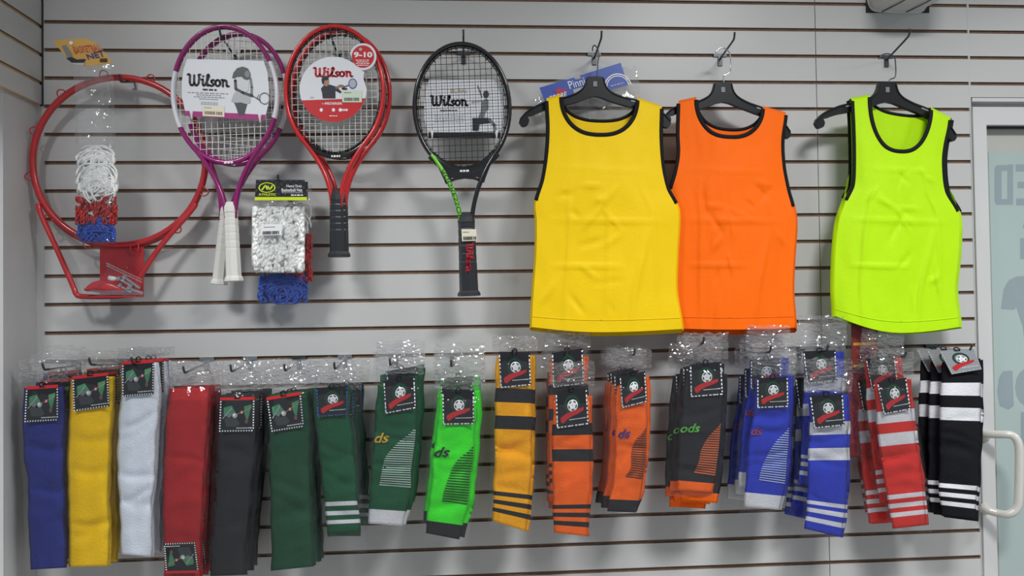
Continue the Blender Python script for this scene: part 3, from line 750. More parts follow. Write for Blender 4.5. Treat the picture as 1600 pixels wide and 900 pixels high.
def sock_surface(rows, d, th, seed, creases=6, wob=2.6):
    ym = [(r[1]+r[3])/2 for r in rows]; Y0, Y1 = ym[0], ym[-1]
    tl = [(y, r[0]) for y, r in zip(ym, rows)]; tr = [(y, r[2]) for y, r in zip(ym, rows)]
    sl = [(y, r[1]-y) for y, r in zip(ym, rows)]; sr = [(y, r[3]-y) for y, r in zip(ym, rows)]
    rn = random.Random(int(seed*77)+5)
    cr = [(rn.uniform(.25, .9), rn.uniform(-.06, .06), rn.choice((-1, 1, -1))*rn.uniform(.003, .0085), rn.uniform(.018, .04)) for _ in range(creases)]
    def surf(u, v, off=0.0):
        y = Y0+v*(Y1-Y0)
        xl = interp(tl, y)+wob*noise.noise(Vector((y*.03, seed, 1))); xr = interp(tr, y)+wob*noise.noise(Vector((y*.03, seed, 7)))
        yy = y + lerp(interp(sl, y), interp(sr, y), u)
        e = abs(2*u-1)
        dep = d + th*(1-e**3.2)*(0.75+.25*min(1, v*5))
        dep += .0035*noise.noise(Vector((u*1.6, v*5, seed+20)))
        for v0, sl_, am, wd in cr:
            dep += (am if am < 0 else am*.4)*math.exp(-((v-v0-sl_*(u-.5)*2+.012*math.sin(u*5+seed))/wd)**2)*(1-e**4)
        dep += .0006*math.sin(u*60)
        return at(lerp(xl, xr, u), yy, dep) + Vector((0, -off, 0))
    return surf, Y0, Y1

def sock_mesh(parent, surf, Y0, Y1, bands, d, NU=12):
    """bands: [(y_end, rgb)...] down the sock"""
    m = MB(); ys = [0.0]; ms = []
    y = Y0
    for ye, rgb in bands:
        ye = min(ye, Y1); n = max(1, int((ye-y)/4))
        for k in range(n): ys.append((lerp(y, ye, (k+1)/n)-Y0)/(Y1-Y0)); ms.append(sm(rgb))
        y = ye
    vs = []; n1 = NU+1
    for v in ys:
        for i in range(n1): vs.append(surf(i/NU, v))
        l = vs[-n1]; r = vs[-1]
        for i in range(1, NU): q_ = l.lerp(r, i/NU); vs.append(Vector((q_.x, max(l.y, r.y)+.005*math.sin(math.pi*i/NU), q_.z)))
    st = n1+NU-1
    o = len(m.v); m.v += vs
    for j in range(len(ys)-1):
        k = m.mi(ms[j])
        ringa = [j*st+i for i in range(n1)] + [j*st+n1+i for i in range(NU-1)][::-1]
        ringb = [q_+st for q_ in ringa]
        for i in range(len(ringa)):
            ii = (i+1) % len(ringa); m.f.append([ringa[i], ringb[i], ringb[ii], ringa[ii]]); m.m.append(k)
    for j in (0, len(ys)-1):
        ringa = [j*st+i for i in range(n1)] + [j*st+n1+i for i in range(NU-1)][::-1]
        m.f.append(ringa if j == 0 else ringa[::-1]); m.m.append(m.mi(ms[0] if j == 0 else ms[-1]))
    return m.build('sock', parent, True)

def card_a(pr):
    """red topped card with sports balls and sticks, stamp-like white edge"""
    pr.rect(0, 0, 1, .085, PRED, 1)
    for k in range(13): pr.rect(.01+k*.076, .955, .045+k*.076, .995, WHITE, 1)
    for k in range(11):
        for u in (.005, .955): pr.rect(u, .11+k*.077, u+.04, .145+k*.077, WHITE, 1)
    pr.poly([(.12, .30), (.34, .24), (.52, .55), (.40, .62), (.12, .52)], PGREEN, 1); pr.poly([(.70, .27), (.92, .22), (.86, .5), (.80, .72), (.72, .5)], PGREEN, 1)
    pr.poly([(.14, .6), (.42, .5), (.6, .78), (.5, .86), (.2, .84)], PDGREY, 1)
    pr.disc(.28, .51, .07, .075, PGREY, 3); pr.disc(.44, .53, .075, .075, PLGREY, 3); pr.disc(.42, .51, .04, .04, WHITE, 4, 8)
    pr.line([(.09, .62), (.36, .30)], .02, PLGREY, 2); pr.line([(.5, .50), (.92, .30)], .016, mat('print_stick', (190, 120, 100), .4), 2)
    pr.line([(.90, .32), (.76, .70)], .012, PGREEN, 3); pr.disc(.64, .44, .05, .05, mat('print_pinkish', (190, 110, 105), .4), 3, 8); pr.disc(.64, .44, .022, .022, WHITE, 4, 6); pr.disc(.78, .70, .05, .07, mat('print_brownish', (120, 84, 78), .4), 3, 8)
    pr.dashes(.5, .93, .895, .025, WHITE, 2, 7)

def card_b(pr, border=WHITE):
    """black card with football, dark green glow and red brush stroke"""
    pr.ring(.5, .40, .25, .27, .28, PGREEND, 1, 20)
    pr.disc(.52, .42, .165, .165, WHITE, 2, 18)
    pr.disc(.52, .42, .018, .018, PLGREY, 3, 5)
    for k in range(5):
        a_ = 2*math.pi*k/5+math.pi/5
        pr.poly([(.52+r_*math.sin(a_+o_), .42-r_*math.cos(a_+o_)) for r_, o_ in ((.135, -.40), (.140, 0), (.135, .40), (.102, .38), (.102, -.38))], PDGREY, 3)
    pr.poly([(.12, .72), (.3, .62), (.55, .56), (.86, .50), (.86, .58), (.72, .65), (.5, .71), (.34, .78), (.2, .88), (.14, .84)], PRED, 4)
    pr.dashes(.4, .93, .80, .022, WHITE, 4, 9)
    rn = random.Random(9)
    for k in range(9): pr.rect(.02+k*.11, .955, .02+k*.11+rn.uniform(.05, .10), .99, border, 1)
    for k in range(8):
        for u in (.005, .955): pr.rect(u, .06+k*.115, u+.035, .06+k*.115+rn.uniform(.04, .1), border, 1)

def card_c(pr, gold):
    """plain maroon card with gold bands"""
    pr.rect(.06, .44, 1, .50, gold, 1); pr.rect(.55, .34, .95, .41, gold, 1); pr.rect(.06, .93, 1, .99, gold, 1)
    pr.poly([(.3, .55), (.7, .52), (.9, .9), (.4, .9)], mat('print_wine', (84, 22, 34), .4), 1)

def pack(label, rows, bands, card, kind, bagtop, d=0.135, th=0.013, seed=1.0, second=None, decor=None, cardmat=None, border=WHITE, bag=True, bagpad=(7, 7), group=None, bagbot=8, upside=False, cat='socks'):
    cx = sum(p[0] for p in card)/4
    root = thing('sock_pack', at(cx, bagtop+14, d), label, cat, group)
    surf, Y0, Y1 = sock_surface(rows, d, th, seed)
    if second:
        dx, dy = second
        r2 = [(a_+dx, b_+dy, c_+dx, e_+dy) for a_, b_, c_, e_ in rows]
        s2, Z0, Z1 = sock_surface(r2, d-.010, th*.6, seed+.5)
        sock_mesh(root, s2, Z0, Z1, [(ye+dy, c_) for ye, c_ in bands], d-.014)
    so = sock_mesh(root, surf, Y0, Y1, bands, d)
    if decor: decor(so, surf, Y0, Y1)
    dc = d+th+.0065
    q_ = Quad(card, dc)
    b = MB(); b.slab([q_.P(u, v) for u, v in ((0, 0), (1, 0), (1, 1), (0, 1))], .001, cardmat or CARDK)
    co = b.build('card', root)
    PF = (lambda u, v, off: q_.P(1-u, 1-v, off)) if upside else q_.P
    pr = Print(PF, .0004)
    card_a(pr) if kind == 'a' else card_c(pr, border) if kind == 'c' else card_b(pr, border)
    pr.build('printed_design', co)
    if not upside:
        b = MB(); pts = [q_.P(.5+.075*math.cos(t), -.03-.075*math.sin(t)) for t in [math.pi*k/10-.3 for k in range(14)]]
        b.tube(pts, .0016, BLACKP, 6); b.tube([q_.P(.42, .03), q_.P(.58, .03)], .0022, BLACKP, 6); b.build('hang_loop', root, True)
    if bag:
        ym = [(r[1]+r[3])/2 for r in rows]
        tl = [(y, r[0]) for y, r in zip(ym, rows)]; tr = [(y, r[2]) for y, r in zip(ym, rows)]
        Lf = lambda y: interp(tl, y)-bagpad[0]; Rf = lambda y: interp(tr, y)+bagpad[1]
        ctop = min(p[1] for p in card)
        def df(u, y):
            e = abs(2*u-1); t = min(1, max(0, (y-Y0)/12))
            return d + (th+.0095)*(1-e**5)*(.55+.45*t)
        mb = MB(); bag_mesh(mb, Lf, Rf, bagtop, Y1+bagbot, df, seed, min(Y0, ctop if not upside else Y0)-2, mats=None)
        mb.build('clear_bag', root)
    return root

def backs(front, offs, names, tilt=0.0):
    """more packs of the same kind further back on the same hook: (dx, depth, dz) in metres"""
    rn = random.Random(len(names[0]))
    for i_, ((dx, dd, dz), nm) in enumerate(zip(offs, names)):
        dd = .032+.026*i_
        c_ = copy_tree(front, None, front.location + Vector((dx, dd, dz)))
        c_['label'] = nm; c_.scale = (1, .6, 1);   # pressed together on the hook
        c_.rotation_euler = (0, rn.uniform(-.012, .012)+tilt, 0)

def letters(txt, u0, v0, u1, v1, rgb, m_name):
    def f(so, surf, Y0, Y1):
        pr = Print(surf, .004); pr.text(txt, u0, v0, u1, v1, mat(m_name, rgb, .7), 0, .02, .25); pr.build('knit_lettering', so)
    return f
def shin(rgb, m_name, uv, n=22, fill=.42):
    """graded line pattern on the right side; uv: [(v, u_left)...]"""
    def f(so, surf, Y0, Y1):
        mb = MB(); mm = mat(m_name, rgb, .75); v0, v1 = uv[0][0], uv[-1][0]
        for k in range(n):
            a_ = lerp(v0, v1, k/n); e = a_+(v1-v0)/n*fill; ul = interp(uv, a_)
            pts = [lerp(ul, .97, i/6) for i in range(7)]
            vs = [surf(u, a_+.02*(u-.5), .0016) for u in pts] + [surf(u, e+.02*(u-.5), .0016) for u in pts]
            mb.add(vs, [(i, i+7, i+8, i+1) for i in range(6)], mm)
        mb.build('shin_pattern', so)
    return f
def both(*fs): return lambda *a_: [f(*a_) for f in fs]

NAVY, YE, WH, RE, BK, DG = (44, 52, 132), (255, 206, 0), (238, 244, 254), (182, 38, 42), (38, 40, 43), (24, 76, 50)
GRN, LIME, AMB, ORG, BLU, RW = (22, 86, 54), (64, 238, 48), (255, 176, 10), (255, 108, 26), (42, 60, 186), (216, 46, 38)
CHR = (40, 40, 44); OFFW = (222, 222, 226); MAR = (150, 30, 48)
GRP = 'packaged socks on the lower hooks'

pk = pack('navy blue sock pack with red topped card, front of the leftmost hook', [(37, 606, 99, 604), (35, 650, 102, 650), (37, 700, 100, 700), (43, 755, 101, 755), (44, 810, 102, 810), (48, 890, 104, 887)], [(890, NAVY)], [(41, 604), (91, 601), (91, 657), (38, 660)], 'a', 562, .135, .013, 1.0, (2, 0), group=GRP)
backs(pk, [(.012, .035, .012), (.016, .06, .03)], ['navy blue sock pack second on the leftmost hook', 'navy blue sock pack nearest the wall on the leftmost hook'])
pk = pack('yellow sock pack with red topped card, front of its hook beside navy socks', [(111, 592, 178, 588), (108, 640, 176, 640), (105, 700, 173, 700), (105, 760, 171, 760), (107, 820, 171, 820), (108, 886, 171, 884)], [(890, YE)], [(113, 588), (169, 582), (171, 635), (115, 643)], 'a', 558, .135, .013, 2.2, (3, 0), group=GRP)
backs(pk, [(.006, .033, .0), (.002, .06, .012)], ['yellow sock pack second on the hook beside navy socks', 'yellow sock pack nearest the wall beside navy socks'])
pk = pack('white sock pack with red topped card, front of its hook', [(191, 567, 246, 566), (188, 620, 250, 618), (183, 690, 245, 690), (184, 740, 242, 740), (187, 800, 238, 800), (189, 866, 238, 870)], [(890, WH)], [(191, 565), (241, 562), (240, 616), (191, 620)], 'a', 544, .135, .013, 3.1, (3, 0), group=GRP)
backs(pk, [(.008, .033, .0), (.01, .06, .0)], ['white sock pack second on its hook', 'white sock pack nearest the wall'])
pk = pack('red sock pack hung upside down with its card at the bottom', [(264, 607, 327, 605), (261, 650, 327, 650), (257, 710, 323, 710), (254, 770, 318, 770), (255, 830, 315, 830), (256, 905, 314, 905)], [(910, RE)], [(256, 849), (305, 847), (311, 895), (259, 896)], 'a', 567, .135, .013, 4.4, (3, 0), group=GRP, upside=True)
backs(pk, [(.004, .033, .0), (.006, .06, .0)], ['plain red sock pack second on the hook behind the upside down one', 'plain red sock pack nearest the wall behind the upside down one'])
pk = pack('plain black sock pack with red topped card between red and dark green socks', [(342, 617, 404, 613), (342, 670, 400, 668), (340, 720, 397, 720), (336, 780, 391, 780), (332, 840, 386, 840), (329, 900, 383, 898)], [(905, BK)], [(344, 621), (398, 620), (397, 674), (342, 675)], 'a', 567, .135, .013, 5.3, (4, 0), group=GRP)
backs(pk, [(.008, .028, .0), (.014, .05, .004)], ['plain black sock pack second on its hook', 'plain black sock pack nearest the wall on its hook'])
pk = pack('plain dark green sock pack with red topped card, front of its hook', [(419, 618, 481, 611), (420, 670, 487, 668), (420, 720, 485, 718), (422, 770, 486, 768), (423, 830, 488, 828), (424, 892, 490, 885)], [(895, DG)], [(416, 621), (470, 612), (475, 667), (424, 675)], 'a', 564, .135, .013, 6.7, (3, -2), group=GRP)
backs(pk, [(.006, .03, .0), (.01, .055, .0)], ['plain dark green sock pack second on its hook', 'plain dark green sock pack nearest the wall'])
pk = pack('dark green sock pack with three white stripes at the bottom and blue edged card', [(488, 607, 546, 604), (490, 650, 548, 650), (497, 700, 552, 700), (504, 760, 558, 758), (508, 800, 561, 798), (511, 834, 564, 831)], [(783.5, GRN), (790, OFFW), (798, GRN), (804.5, OFFW), (812, GRN), (818, OFFW), (840, GRN)], [(494, 606), (543, 603), (544, 648), (496, 652)], 'b', 562, .135, .012, 7.9, None, border=PBLUE, group=GRP, bagbot=26, bagpad=(8, 10))
backs(pk, [(.012, .028, -.018), (.028, .055, .0)], ['green sock pack with white stripes, second on its hook', 'green sock pack with white stripes nearest the wall'], .03)
pk = pack('green sock pack with yellow lettering, white line pattern and white cuff', [(590, 602, 655, 585), (587, 640, 653, 636), (583, 700, 649, 698), (580, 740, 645, 738), (577, 775, 641, 778), (575, 818, 629, 822)], [(797, GRN), (824, OFFW)], [(599, 596), (648, 588), (650, 638), (602, 647)], 'b', 546, .135, .012, 8.5, (6, -2), decor=both(letters('ds', .02, .36, .36, .43, (196, 160, 40), 'lettering_gold'), shin((186, 208, 196), 'pattern_pale', [(.34, .9), (.42, .6), (.52, .35), (.62, .27), (.74, .22)], 26)), group=GRP)
backs(pk, [(.004, .035, .012), (.0, .065, .02)], ['green sock pack with white cuff, second on its hook', 'green sock pack with white cuff nearest the wall'])
pk = pack('bright lime green sock pack with black lettering, line pattern and black cuff', [(687, 618, 745, 612), (683, 660, 744, 658), (677, 710, 741, 708), (673, 750, 736, 750), (669, 790, 731, 794), (665, 833, 718, 843)], [(817, LIME), (850, CHR)], [(691, 613), (741, 610), (741, 663), (692, 664)], 'b', 553, .135, .012, 9.2, (8, -3), decor=both(letters('ds', .02, .37, .40, .44, (24, 34, 28), 'lettering_black'), shin((24, 44, 30), 'pattern_black', [(.37, .92), (.46, .6), (.56, .45), (.66, .36), (.77, .32)], 22)), group=GRP, bagpad=(8, 14))
backs(pk, [(-.004, .035, .015), (.0, .065, .03)], ['lime green sock pack with black cuff, second on its hook', 'lime green sock pack with black cuff nearest the wall'])
pk = pack('amber sock pack with wide and narrow black bands, front of its hook', [(776, 556, 833, 556), (774, 600, 832, 602), (773, 660, 832, 662), (773, 720, 831, 722), (771, 775, 828, 782), (769, 814, 823, 830)], [(607, AMB), (629, CHR), (650, AMB), (671, CHR), (770, AMB), (777, CHR), (784, AMB), (791, CHR), (798, AMB), (805, CHR), (830, AMB)], [(779, 551), (828, 552), (830, 602), (782, 607)], 'b', 526, .135, .012, 10.4, (4, 1), group=GRP)
backs(pk, [(.004, .035, .0)], ['amber sock pack with black bands behind the front one'])
pk = pack('orange sock pack with wide and narrow black bands, front of its hook', [(864, 625, 922, 618), (863, 670, 923, 668), (863, 720, 924, 720), (864, 765, 923, 763), (864, 800, 920, 800), (865, 832, 918, 838)], [(662, ORG), (680, CHR), (702, ORG), (721, CHR), (788.5, ORG), (795, CHR), (801, ORG), (808, CHR), (814.5, ORG), (822, CHR), (845, ORG)], [(868, 614), (917, 606), (920, 663), (870, 670)], 'b', 565, .14, .012, 11.3, (3, 0), group=GRP)
backs(pk, [(-.003, .03, .10), (-.006, .055, .065), (-.008, .078, .04)], ['orange sock pack with black bands hung higher, its card crumpled above the front one', 'orange sock pack with black bands, third on its hook', 'orange sock pack with black bands nearest the wall'])
pk = pack('orange sock pack with purple lettering, line pattern and black cuff', [(963, 604, 1010, 588), (961, 650, 1012, 646), (961, 700, 1011, 698), (959, 740, 1007, 742), (955, 770, 1002, 772), (949, 799, 993, 801)], [(781, ORG), (806, CHR)], [(968, 588), (1008, 580), (1011, 628), (972, 638)], 'b', 545, .14, .012, 12.8, (4, -2), decor=both(letters('ds', .08, .36, .48, .43, (72, 42, 120), 'lettering_purple'), shin((70, 40, 30), 'pattern_brown', [(.36, .92), (.45, .62), (.55, .5), (.66, .52), (.74, .36)], 22, .5)), group=GRP, bagpad=(9, 8))
backs(pk, [(-.006, .03, .0), (-.012, .055, .006), (-.014, .08, .0)], ['orange sock pack with black cuff, second on its hook', 'orange sock pack with black cuff, third on its hook', 'orange sock pack with black cuff nearest the wall'])
pk = pack('black sock pack with green lettering, orange line pattern and orange cuff', [(1073, 572, 1131, 568), (1066, 620, 1130, 618), (1062, 670, 1127, 668), (1059, 710, 1124, 710), (1058, 740, 1120, 745), (1058, 766, 1114, 770)], [(753, CHR), (775, ORG)], [(1078, 570), (1127, 565), (1130, 617), (1079, 621)], 'b', 520, .14, .012, 13.6, (6, 16), decor=both(letters('ods', .02, .46, .48, .53, (96, 180, 70), 'lettering_green'), shin((206, 104, 62), 'pattern_orange', [(.46, .94), (.56, .7), (.66, .55), (.76, .52), (.86, .42)], 22, .6)), group=GRP)
backs(pk, [(-.006, .03, -.01), (-.02, .06, -.03)], ['black sock pack with orange cuff, second on its hook', 'black sock pack with orange cuff hung lower nearest the wall'])
pk = pack('royal blue sock pack with white line pattern and white cuff', [(1180, 592, 1236, 586), (1177, 640, 1236, 638), (1170, 690, 1233, 690), (1166, 730, 1230, 732), (1164, 760, 1226, 766), (1163, 792, 1218, 797)], [(772, BLU), (800, OFFW)], [(1183, 591), (1231, 588), (1232, 636), (1183, 638)], 'b', 536, .14, .012, 14.2, (4, 0), decor=both(letters('ds', .02, .38, .30, .44, (150, 50, 70), 'lettering_dim_red'), shin((176, 190, 224), 'pattern_blue_white', [(.38, .94), (.48, .66), (.6, .48), (.7, .36), (.8, .32)], 24)), group=GRP)
backs(pk, [(.0, .02, .045), (-.008, .045, .02), (-.012, .068, .0)], ['royal blue sock pack with white cuff hung a little higher behind the front one', 'royal blue sock pack with white cuff, third on its hook', 'royal blue sock pack with white cuff nearest the wall'])
pk = pack('blue and white banded sock pack hung lowest, front of its hook', [(1263, 620, 1325, 616), (1265, 660, 1326, 658), (1263, 705, 1325, 704), (1262, 750, 1324, 752), (1261, 790, 1321, 799), (1257, 826, 1316, 840)], [(659, BLU), (679, OFFW), (700, BLU), (719, OFFW), (785, BLU), (791, OFFW), (797, BLU), (804, OFFW), (812, BLU), (819, OFFW), (845, BLU)], [(1265, 618), (1317, 615), (1320, 665), (1272, 670)], 'b', 560, .145, .012, 15.1, (3, 0), group=GRP)
backs(pk, [(.004, .02, .112), (-.008, .05, .04), (-.016, .075, .015)], ['blue and white banded sock pack hung highest on its hook', 'blue and white banded sock pack, third on its hook', 'blue and white banded sock pack nearest the wall'])
pk = pack('maroon sock pack with maroon card half hidden behind blue and red socks', [(1323, 560, 1366, 558), (1322, 620, 1368, 618), (1324, 670, 1366, 670), (1326, 715, 1362, 712)], [(720, MAR)], [(1330, 505), (1372, 503), (1372, 574), (1331, 575)], 'c', 545, .075, .010, 16.6, None, cardmat=mat('card_maroon', (122, 44, 40), .35), border=mat('print_gold2', (190, 150, 60), .4), group=GRP)
pk = pack('red and white banded sock pack slanting right, front of its hook', [(1366, 600, 1421, 592), (1368, 640, 1426, 634), (1373, 690, 1432, 684), (1380, 740, 1439, 734), (1386, 780, 1444, 774), (1394, 826, 1449, 820)], [(641, RW), (660, OFFW), (676, RW), (695, OFFW), (771, RW), (778, OFFW), (785, RW), (792, OFFW), (799, RW), (806, OFFW), (830, RW)], [(1370, 598), (1416, 590), (1423, 640), (1381, 648)], 'b', 548, .145, .012, 17.4, (3, 0), group=GRP)
backs(pk, [(-.006, .02, .058), (-.014, .048, -.004), (-.018, .074, .02)], ['red and white banded sock pack hung highest on its hook', 'red and white banded sock pack, third on its hook', 'red and white banded sock pack nearest the wall'], .03)
pk = pack('black and white banded sock pack with silvery card, rightmost of the row', [(1472, 566, 1532, 560), (1471, 600, 1533, 600), (1468, 650, 1532, 652), (1467, 700, 1530, 702), (1467, 755, 1527, 760), (1470, 806, 1524, 813)], [(598, (18, 18, 24)), (618, OFFW), (637, (18, 18, 24)), (657, OFFW), (757, (18, 18, 24)), (764, OFFW), (771, (18, 18, 24)), (778, OFFW), (785, (18, 18, 24)), (792, OFFW), (820, (18, 18, 24))], [(1468, 548), (1522, 545), (1534, 577), (1487, 585)], 'b', 534, .145, .012, 18.3, (4, 2), cardmat=mat('card_silver', (190, 190, 192), .15, .6), border=PLGREY, bag=False, group=GRP)
backs(pk, [(-.010, .035, .0), (-.022, .07, .0)], ['black and white banded sock pack second on the rightmost hook', 'black and white banded sock pack nearest the wall on the rightmost hook'])

for (px, py, nm, pl) in ((66, 567, 'navy blue socks', STEEL), (139, 559, 'yellow socks', STEEL), (205, 558, 'white socks', STEEL), (286, 572, 'red socks beside white ones', CHROME), (360, 570, 'plain black socks', CHROME), (444, 569, 'plain dark green socks', STEEL),
                   (522, 566, 'green socks with white stripes', CHROME), (609, 560, 'green socks with white cuffs', STEEL), (705, 562, 'lime green socks', STEEL), (803, 546, 'amber socks', STEEL), (887, 542, 'orange socks with black bands', STEEL), (992, 544, 'orange socks with purple lettering', STEEL),
                   (1100, 526, 'black socks with orange cuffs', STEEL), (1205, 540, 'royal blue socks with white cuffs', STEEL), (1294, 538, 'blue and white banded socks', STEEL), (1416, 548, 'red and white banded socks', STEEL), (1519, 537, 'black and white banded socks', STEEL)):
    hook(px, py, 0.172, 'steel hook carrying the ' + nm, 13, plate=pl)

# ------------------------------------------------------------------ basketball rim
RIM = mat('rim_red', (186, 42, 48), 0.3, coat=.3, vary=(40, .08))
rd = 0.048
rim = thing('basketball_rim', at(188, 463, rd), 'red steel basketball rim hanging on the left end of the wall', 'basketball rim')
def RP(a_, k=1.0, dd=0.0): return at(186+135*k*math.cos(a_), 252-131*k*math.sin(a_), rd+dd)
b = MB(); b.tube([RP(2*math.pi*k/72) for k in range(72)], 0.0085, RIM, 10, closed=True); b.build('ring', rim, True)
b = MB(); b.tube([RP(math.pi*(1.12+.76*k/40), 1.015+.02*math.sin(math.pi*k/40), -.012) for k in range(41)], 0.006, RIM, 8); b.build('reinforcing_rod', rim, True)
for k in range(12):
    a_ = 2*math.pi*(k+.35)/12
    pts = [RP(a_-.045, 1.0, .004), RP(a_-.06, 1.06, .006), RP(a_-.02, 1.10, .008), RP(a_+.02, 1.08, .008), RP(a_+.045, 1.0, .004)]
    b = MB(); b.tube(crom(pts, 4), 0.0018, RIM, 6); b.build('net_hook', rim, True)
b = MB()
b.tube(crom([at(60, 318, .054), at(64, 335, .056), at(90, 392, .064), at(114, 447, .07), at(119, 459, .071), at(128, 463, .071), at(170, 463.5, .071), at(196, 461, .071), at(206, 452, .07), at(250, 386, .064), at(298, 330, .056), at(306, 318, .054)], 6), 0.0068, RIM, 10); b.build('support_brace', rim, True)
pts = [(156, 384), (224, 384), (224, 461), (222, 464), (158, 464), (156, 461)]
b = MB(); b.slab([at(x, y, .046) for x, y in pts], .004, RIM); b.box((at(157, 460, .05).x, -.1, at(157, 464, .06).z-.002), (at(223, 460, .05).x, -.044, at(157, 464, .06).z+.002), RIM); b.build('mounting_plate', rim)
hk = hook(187, 116, 0.09, 'steel hook holding up the red basketball rim', 3, plate=ZINC)
# hardware bag resting on the rim bracket
hb = thing('hardware_bag', at(185, 461, .08), 'small zip bag of chrome bolts lying on the red rim bracket', 'bag')
mb = MB(); bag_mesh(mb, lambda y: interp([(410, 166), (425, 166), (440, 150), (461, 136)], y), lambda y: interp([(410, 170), (425, 196), (440, 222), (461, 224)], y), 412, 461, lambda u, y: .096, 3.3, 420, NU=10, NV=12); mb.build('zip_bag', hb)
for (x0, y0, x1, y1) in ((184, 435, 206, 447), (193, 432, 218, 450), (200, 450, 222, 458), (186, 446, 205, 457)):
    b = MB(); p0, p1 = at(x0, y0, .086), at(x1, y1, .088); b.tube([p0, p0.lerp(p1, .18), p0.lerp(p1, .181), p1], [.0075, .0075, .0036, .0036], ZINC, 8); b.build('bolt', hb)
b = MB(); b.tube([at(170+6*k, 434+2*math.sin(k), .086) for k in range(3)], [.006, .007, .005], ROPEW, 8); b.build('washer', hb, True)
b = MB(); b.tube(crom([at(134, 453, .085), at(146, 449, .086), at(160, 448, .087), at(178, 450, .087), at(196, 456, .086)], 5), [(.010, .003+.014*math.sin(math.pi*k/20)) for k in range(21)], mat('red_plastic', (196, 58, 66), .25), 10, flat=True); b.build('red_cap', hb, True)
for yy in (415, 411):
    b = MB(); b.tube([at(166, yy, .1), at(222, yy+26, .1)], .0012, FILMC, 6); b.build('zip_strip', hb)

# ------------------------------------------------------------------ packaged nets
def ropes(name, parent, boxpx, d, n, m, seed, r=.0021, kind='loops'):
    rn = random.Random(seed); x0, y0, x1, y1 = boxpx; mb = MB()
    for k in range(n):
        if kind == 'loops':
            cx = rn.uniform(lerp(x0, x1, .38), lerp(x0, x1, .62)); cy = rn.uniform(lerp(y0, y1, .35), lerp(y0, y1, .75)); rx = (x1-x0)*rn.uniform(.12, .42); ry = (y1-y0)*rn.uniform(.10, .42); t0 = rn.uniform(2.5, 4.0); sp = rn.uniform(2.5, 4.6); tilt = rn.uniform(-.5, .5)
            pts = []
            for j in range(15):
                t = t0+sp*j/14; x = cx+rx*math.cos(t)-tilt*ry*math.sin(t); y = cy+ry*math.sin(t)+tilt*rx*.5*math.cos(t)
                pts.append(at(min(x1, max(x0, x)), min(y1, max(y0, y)), d+rn.uniform(-.001, .001)+.009*math.sin(k*1.7)))
            mb.tube(crom(pts, 1), r, m, 5)
        elif kind == 'strands':
            x = rn.uniform(x0, x1); y = rn.uniform(y0, lerp(y0, y1, .7)); pts = []
            dx = rn.uniform(-1, 1)
            for j in range(8):
                t = j/7; pts.append(at(min(x1, max(x0, x+dx*12*t+3.5*math.sin(t*7+k))), min(y1, y+(y1-y0)*.42*t), d+.008*math.sin(k*2.1)+.003*math.sin(t*9+k)))
            mb.tube(pts, r, m, 5)
        else:   # braided knots
            x = lerp(x0, x1, rn.random()); y = lerp(y0, y1, rn.random()); h = rn.uniform(4, 9); wd = rn.uniform(1.2, 3); a_ = rn.uniform(-.6, .6); pts = []
            for j in range(10):
                t = 2*math.pi*j/9; ex = wd*math.cos(t); ey = h*math.sin(t)
                pts.append(at(min(x1, max(x0, x+ex*math.cos(a_)-ey*math.sin(a_))), min(y1, max(y0, y+ex*math.sin(a_)+ey*math.cos(a_))), d+.010*math.sin(k*1.3)+.003*math.sin(t*2)))
            mb.tube(pts, r, m, 5)
    o = mb.build(name, parent, True); o['kind'] = 'stuff'; return o

n1 = thing('net_package', at(150, 378, .125), 'clear bag of white, red and blue basketball net under an orange card', 'net package', 'packaged basketball nets')
ropes('white_rope', n1, (119, 228, 180, 270), .124, 90, ROPEW, 1, r=.0026); ropes('white_rope', n1, (119, 256, 184, 318), .126, 150, ROPEW, 2, r=.0026)
ropes('red_rope', n1, (119, 308, 182, 350), .128, 80, ROPER, 3, r=.0026, kind='knots'); ropes('blue_rope', n1, (121, 340, 180, 377), .126, 80, ROPEB, 4, r=.0026); ropes('blue_rope', n1, (123, 350, 179, 377), .124, 70, ROPEB, 5, r=.0026, kind='knots')
cp = [(82, 64), (110, 61), (134, 60), (146, 65), (158, 75), (168, 87), (175, 98), (158, 101), (140, 104), (118, 102), (106, 92), (95, 79)]
b = MB(); OC = mat('card_orange', (206, 158, 74), .45, vary=(30, .08)); b.slab([at(x, y, .135) for x, y in cp], .001, OC); co = b.build('header_card', n1)
tq = Quad([(113, 72), (156, 68), (163, 80), (118, 86)], .136); pr = Print(tq.P, .0006); pr.text('BASKETBALL', 0, .05, 1, .85, mat('print_card_red', (190, 80, 60), .5), 1, .01); pr.build('card_lettering', co)
tq = Quad([(134, 85), (161, 78), (165, 88), (138, 93)], .136); pr = Print(tq.P, .0006); pr.text('NET', 0, 0, 1, 1, mat('print_card_navy', (50, 48, 110), .5), 1, .02); pr.build('card_lettering', co)
pr = Print(lambda u, v, off: at(u, v, .136+off), .0006)
pr.poly([(96, 72), (103, 70), (112, 84), (113, 92), (106, 90)], PGREY, 1); pr.poly([(103, 91), (112, 89), (120, 93), (134, 92), (131, 98), (112, 98)], BLACK, 2); pr.poly([(109, 97), (132, 97), (131, 103), (119, 102)], PLGREY, 1)
pr.disc(111, 67, 3.2, 3, WHITE, 2, 10); pr.barcode(156, 91, 168, 97, BLACK, 2, 6); pr.build('printed_design', co)
mb = MB(); bag_mesh(mb, lambda y: interp([(100, 110), (120, 116), (200, 117), (380, 117)], y), lambda y: interp([(100, 176), (120, 177), (200, 180), (380, 183)], y), 101, 381, lambda u, y: .128+.017*(1-abs(2*u-1)**3), 6.1, 225, amp=.003, NU=11, NV=44, mats=(FILM, film('soft_film', .09, .09, .05))); mb.build('clear_bag', n1)

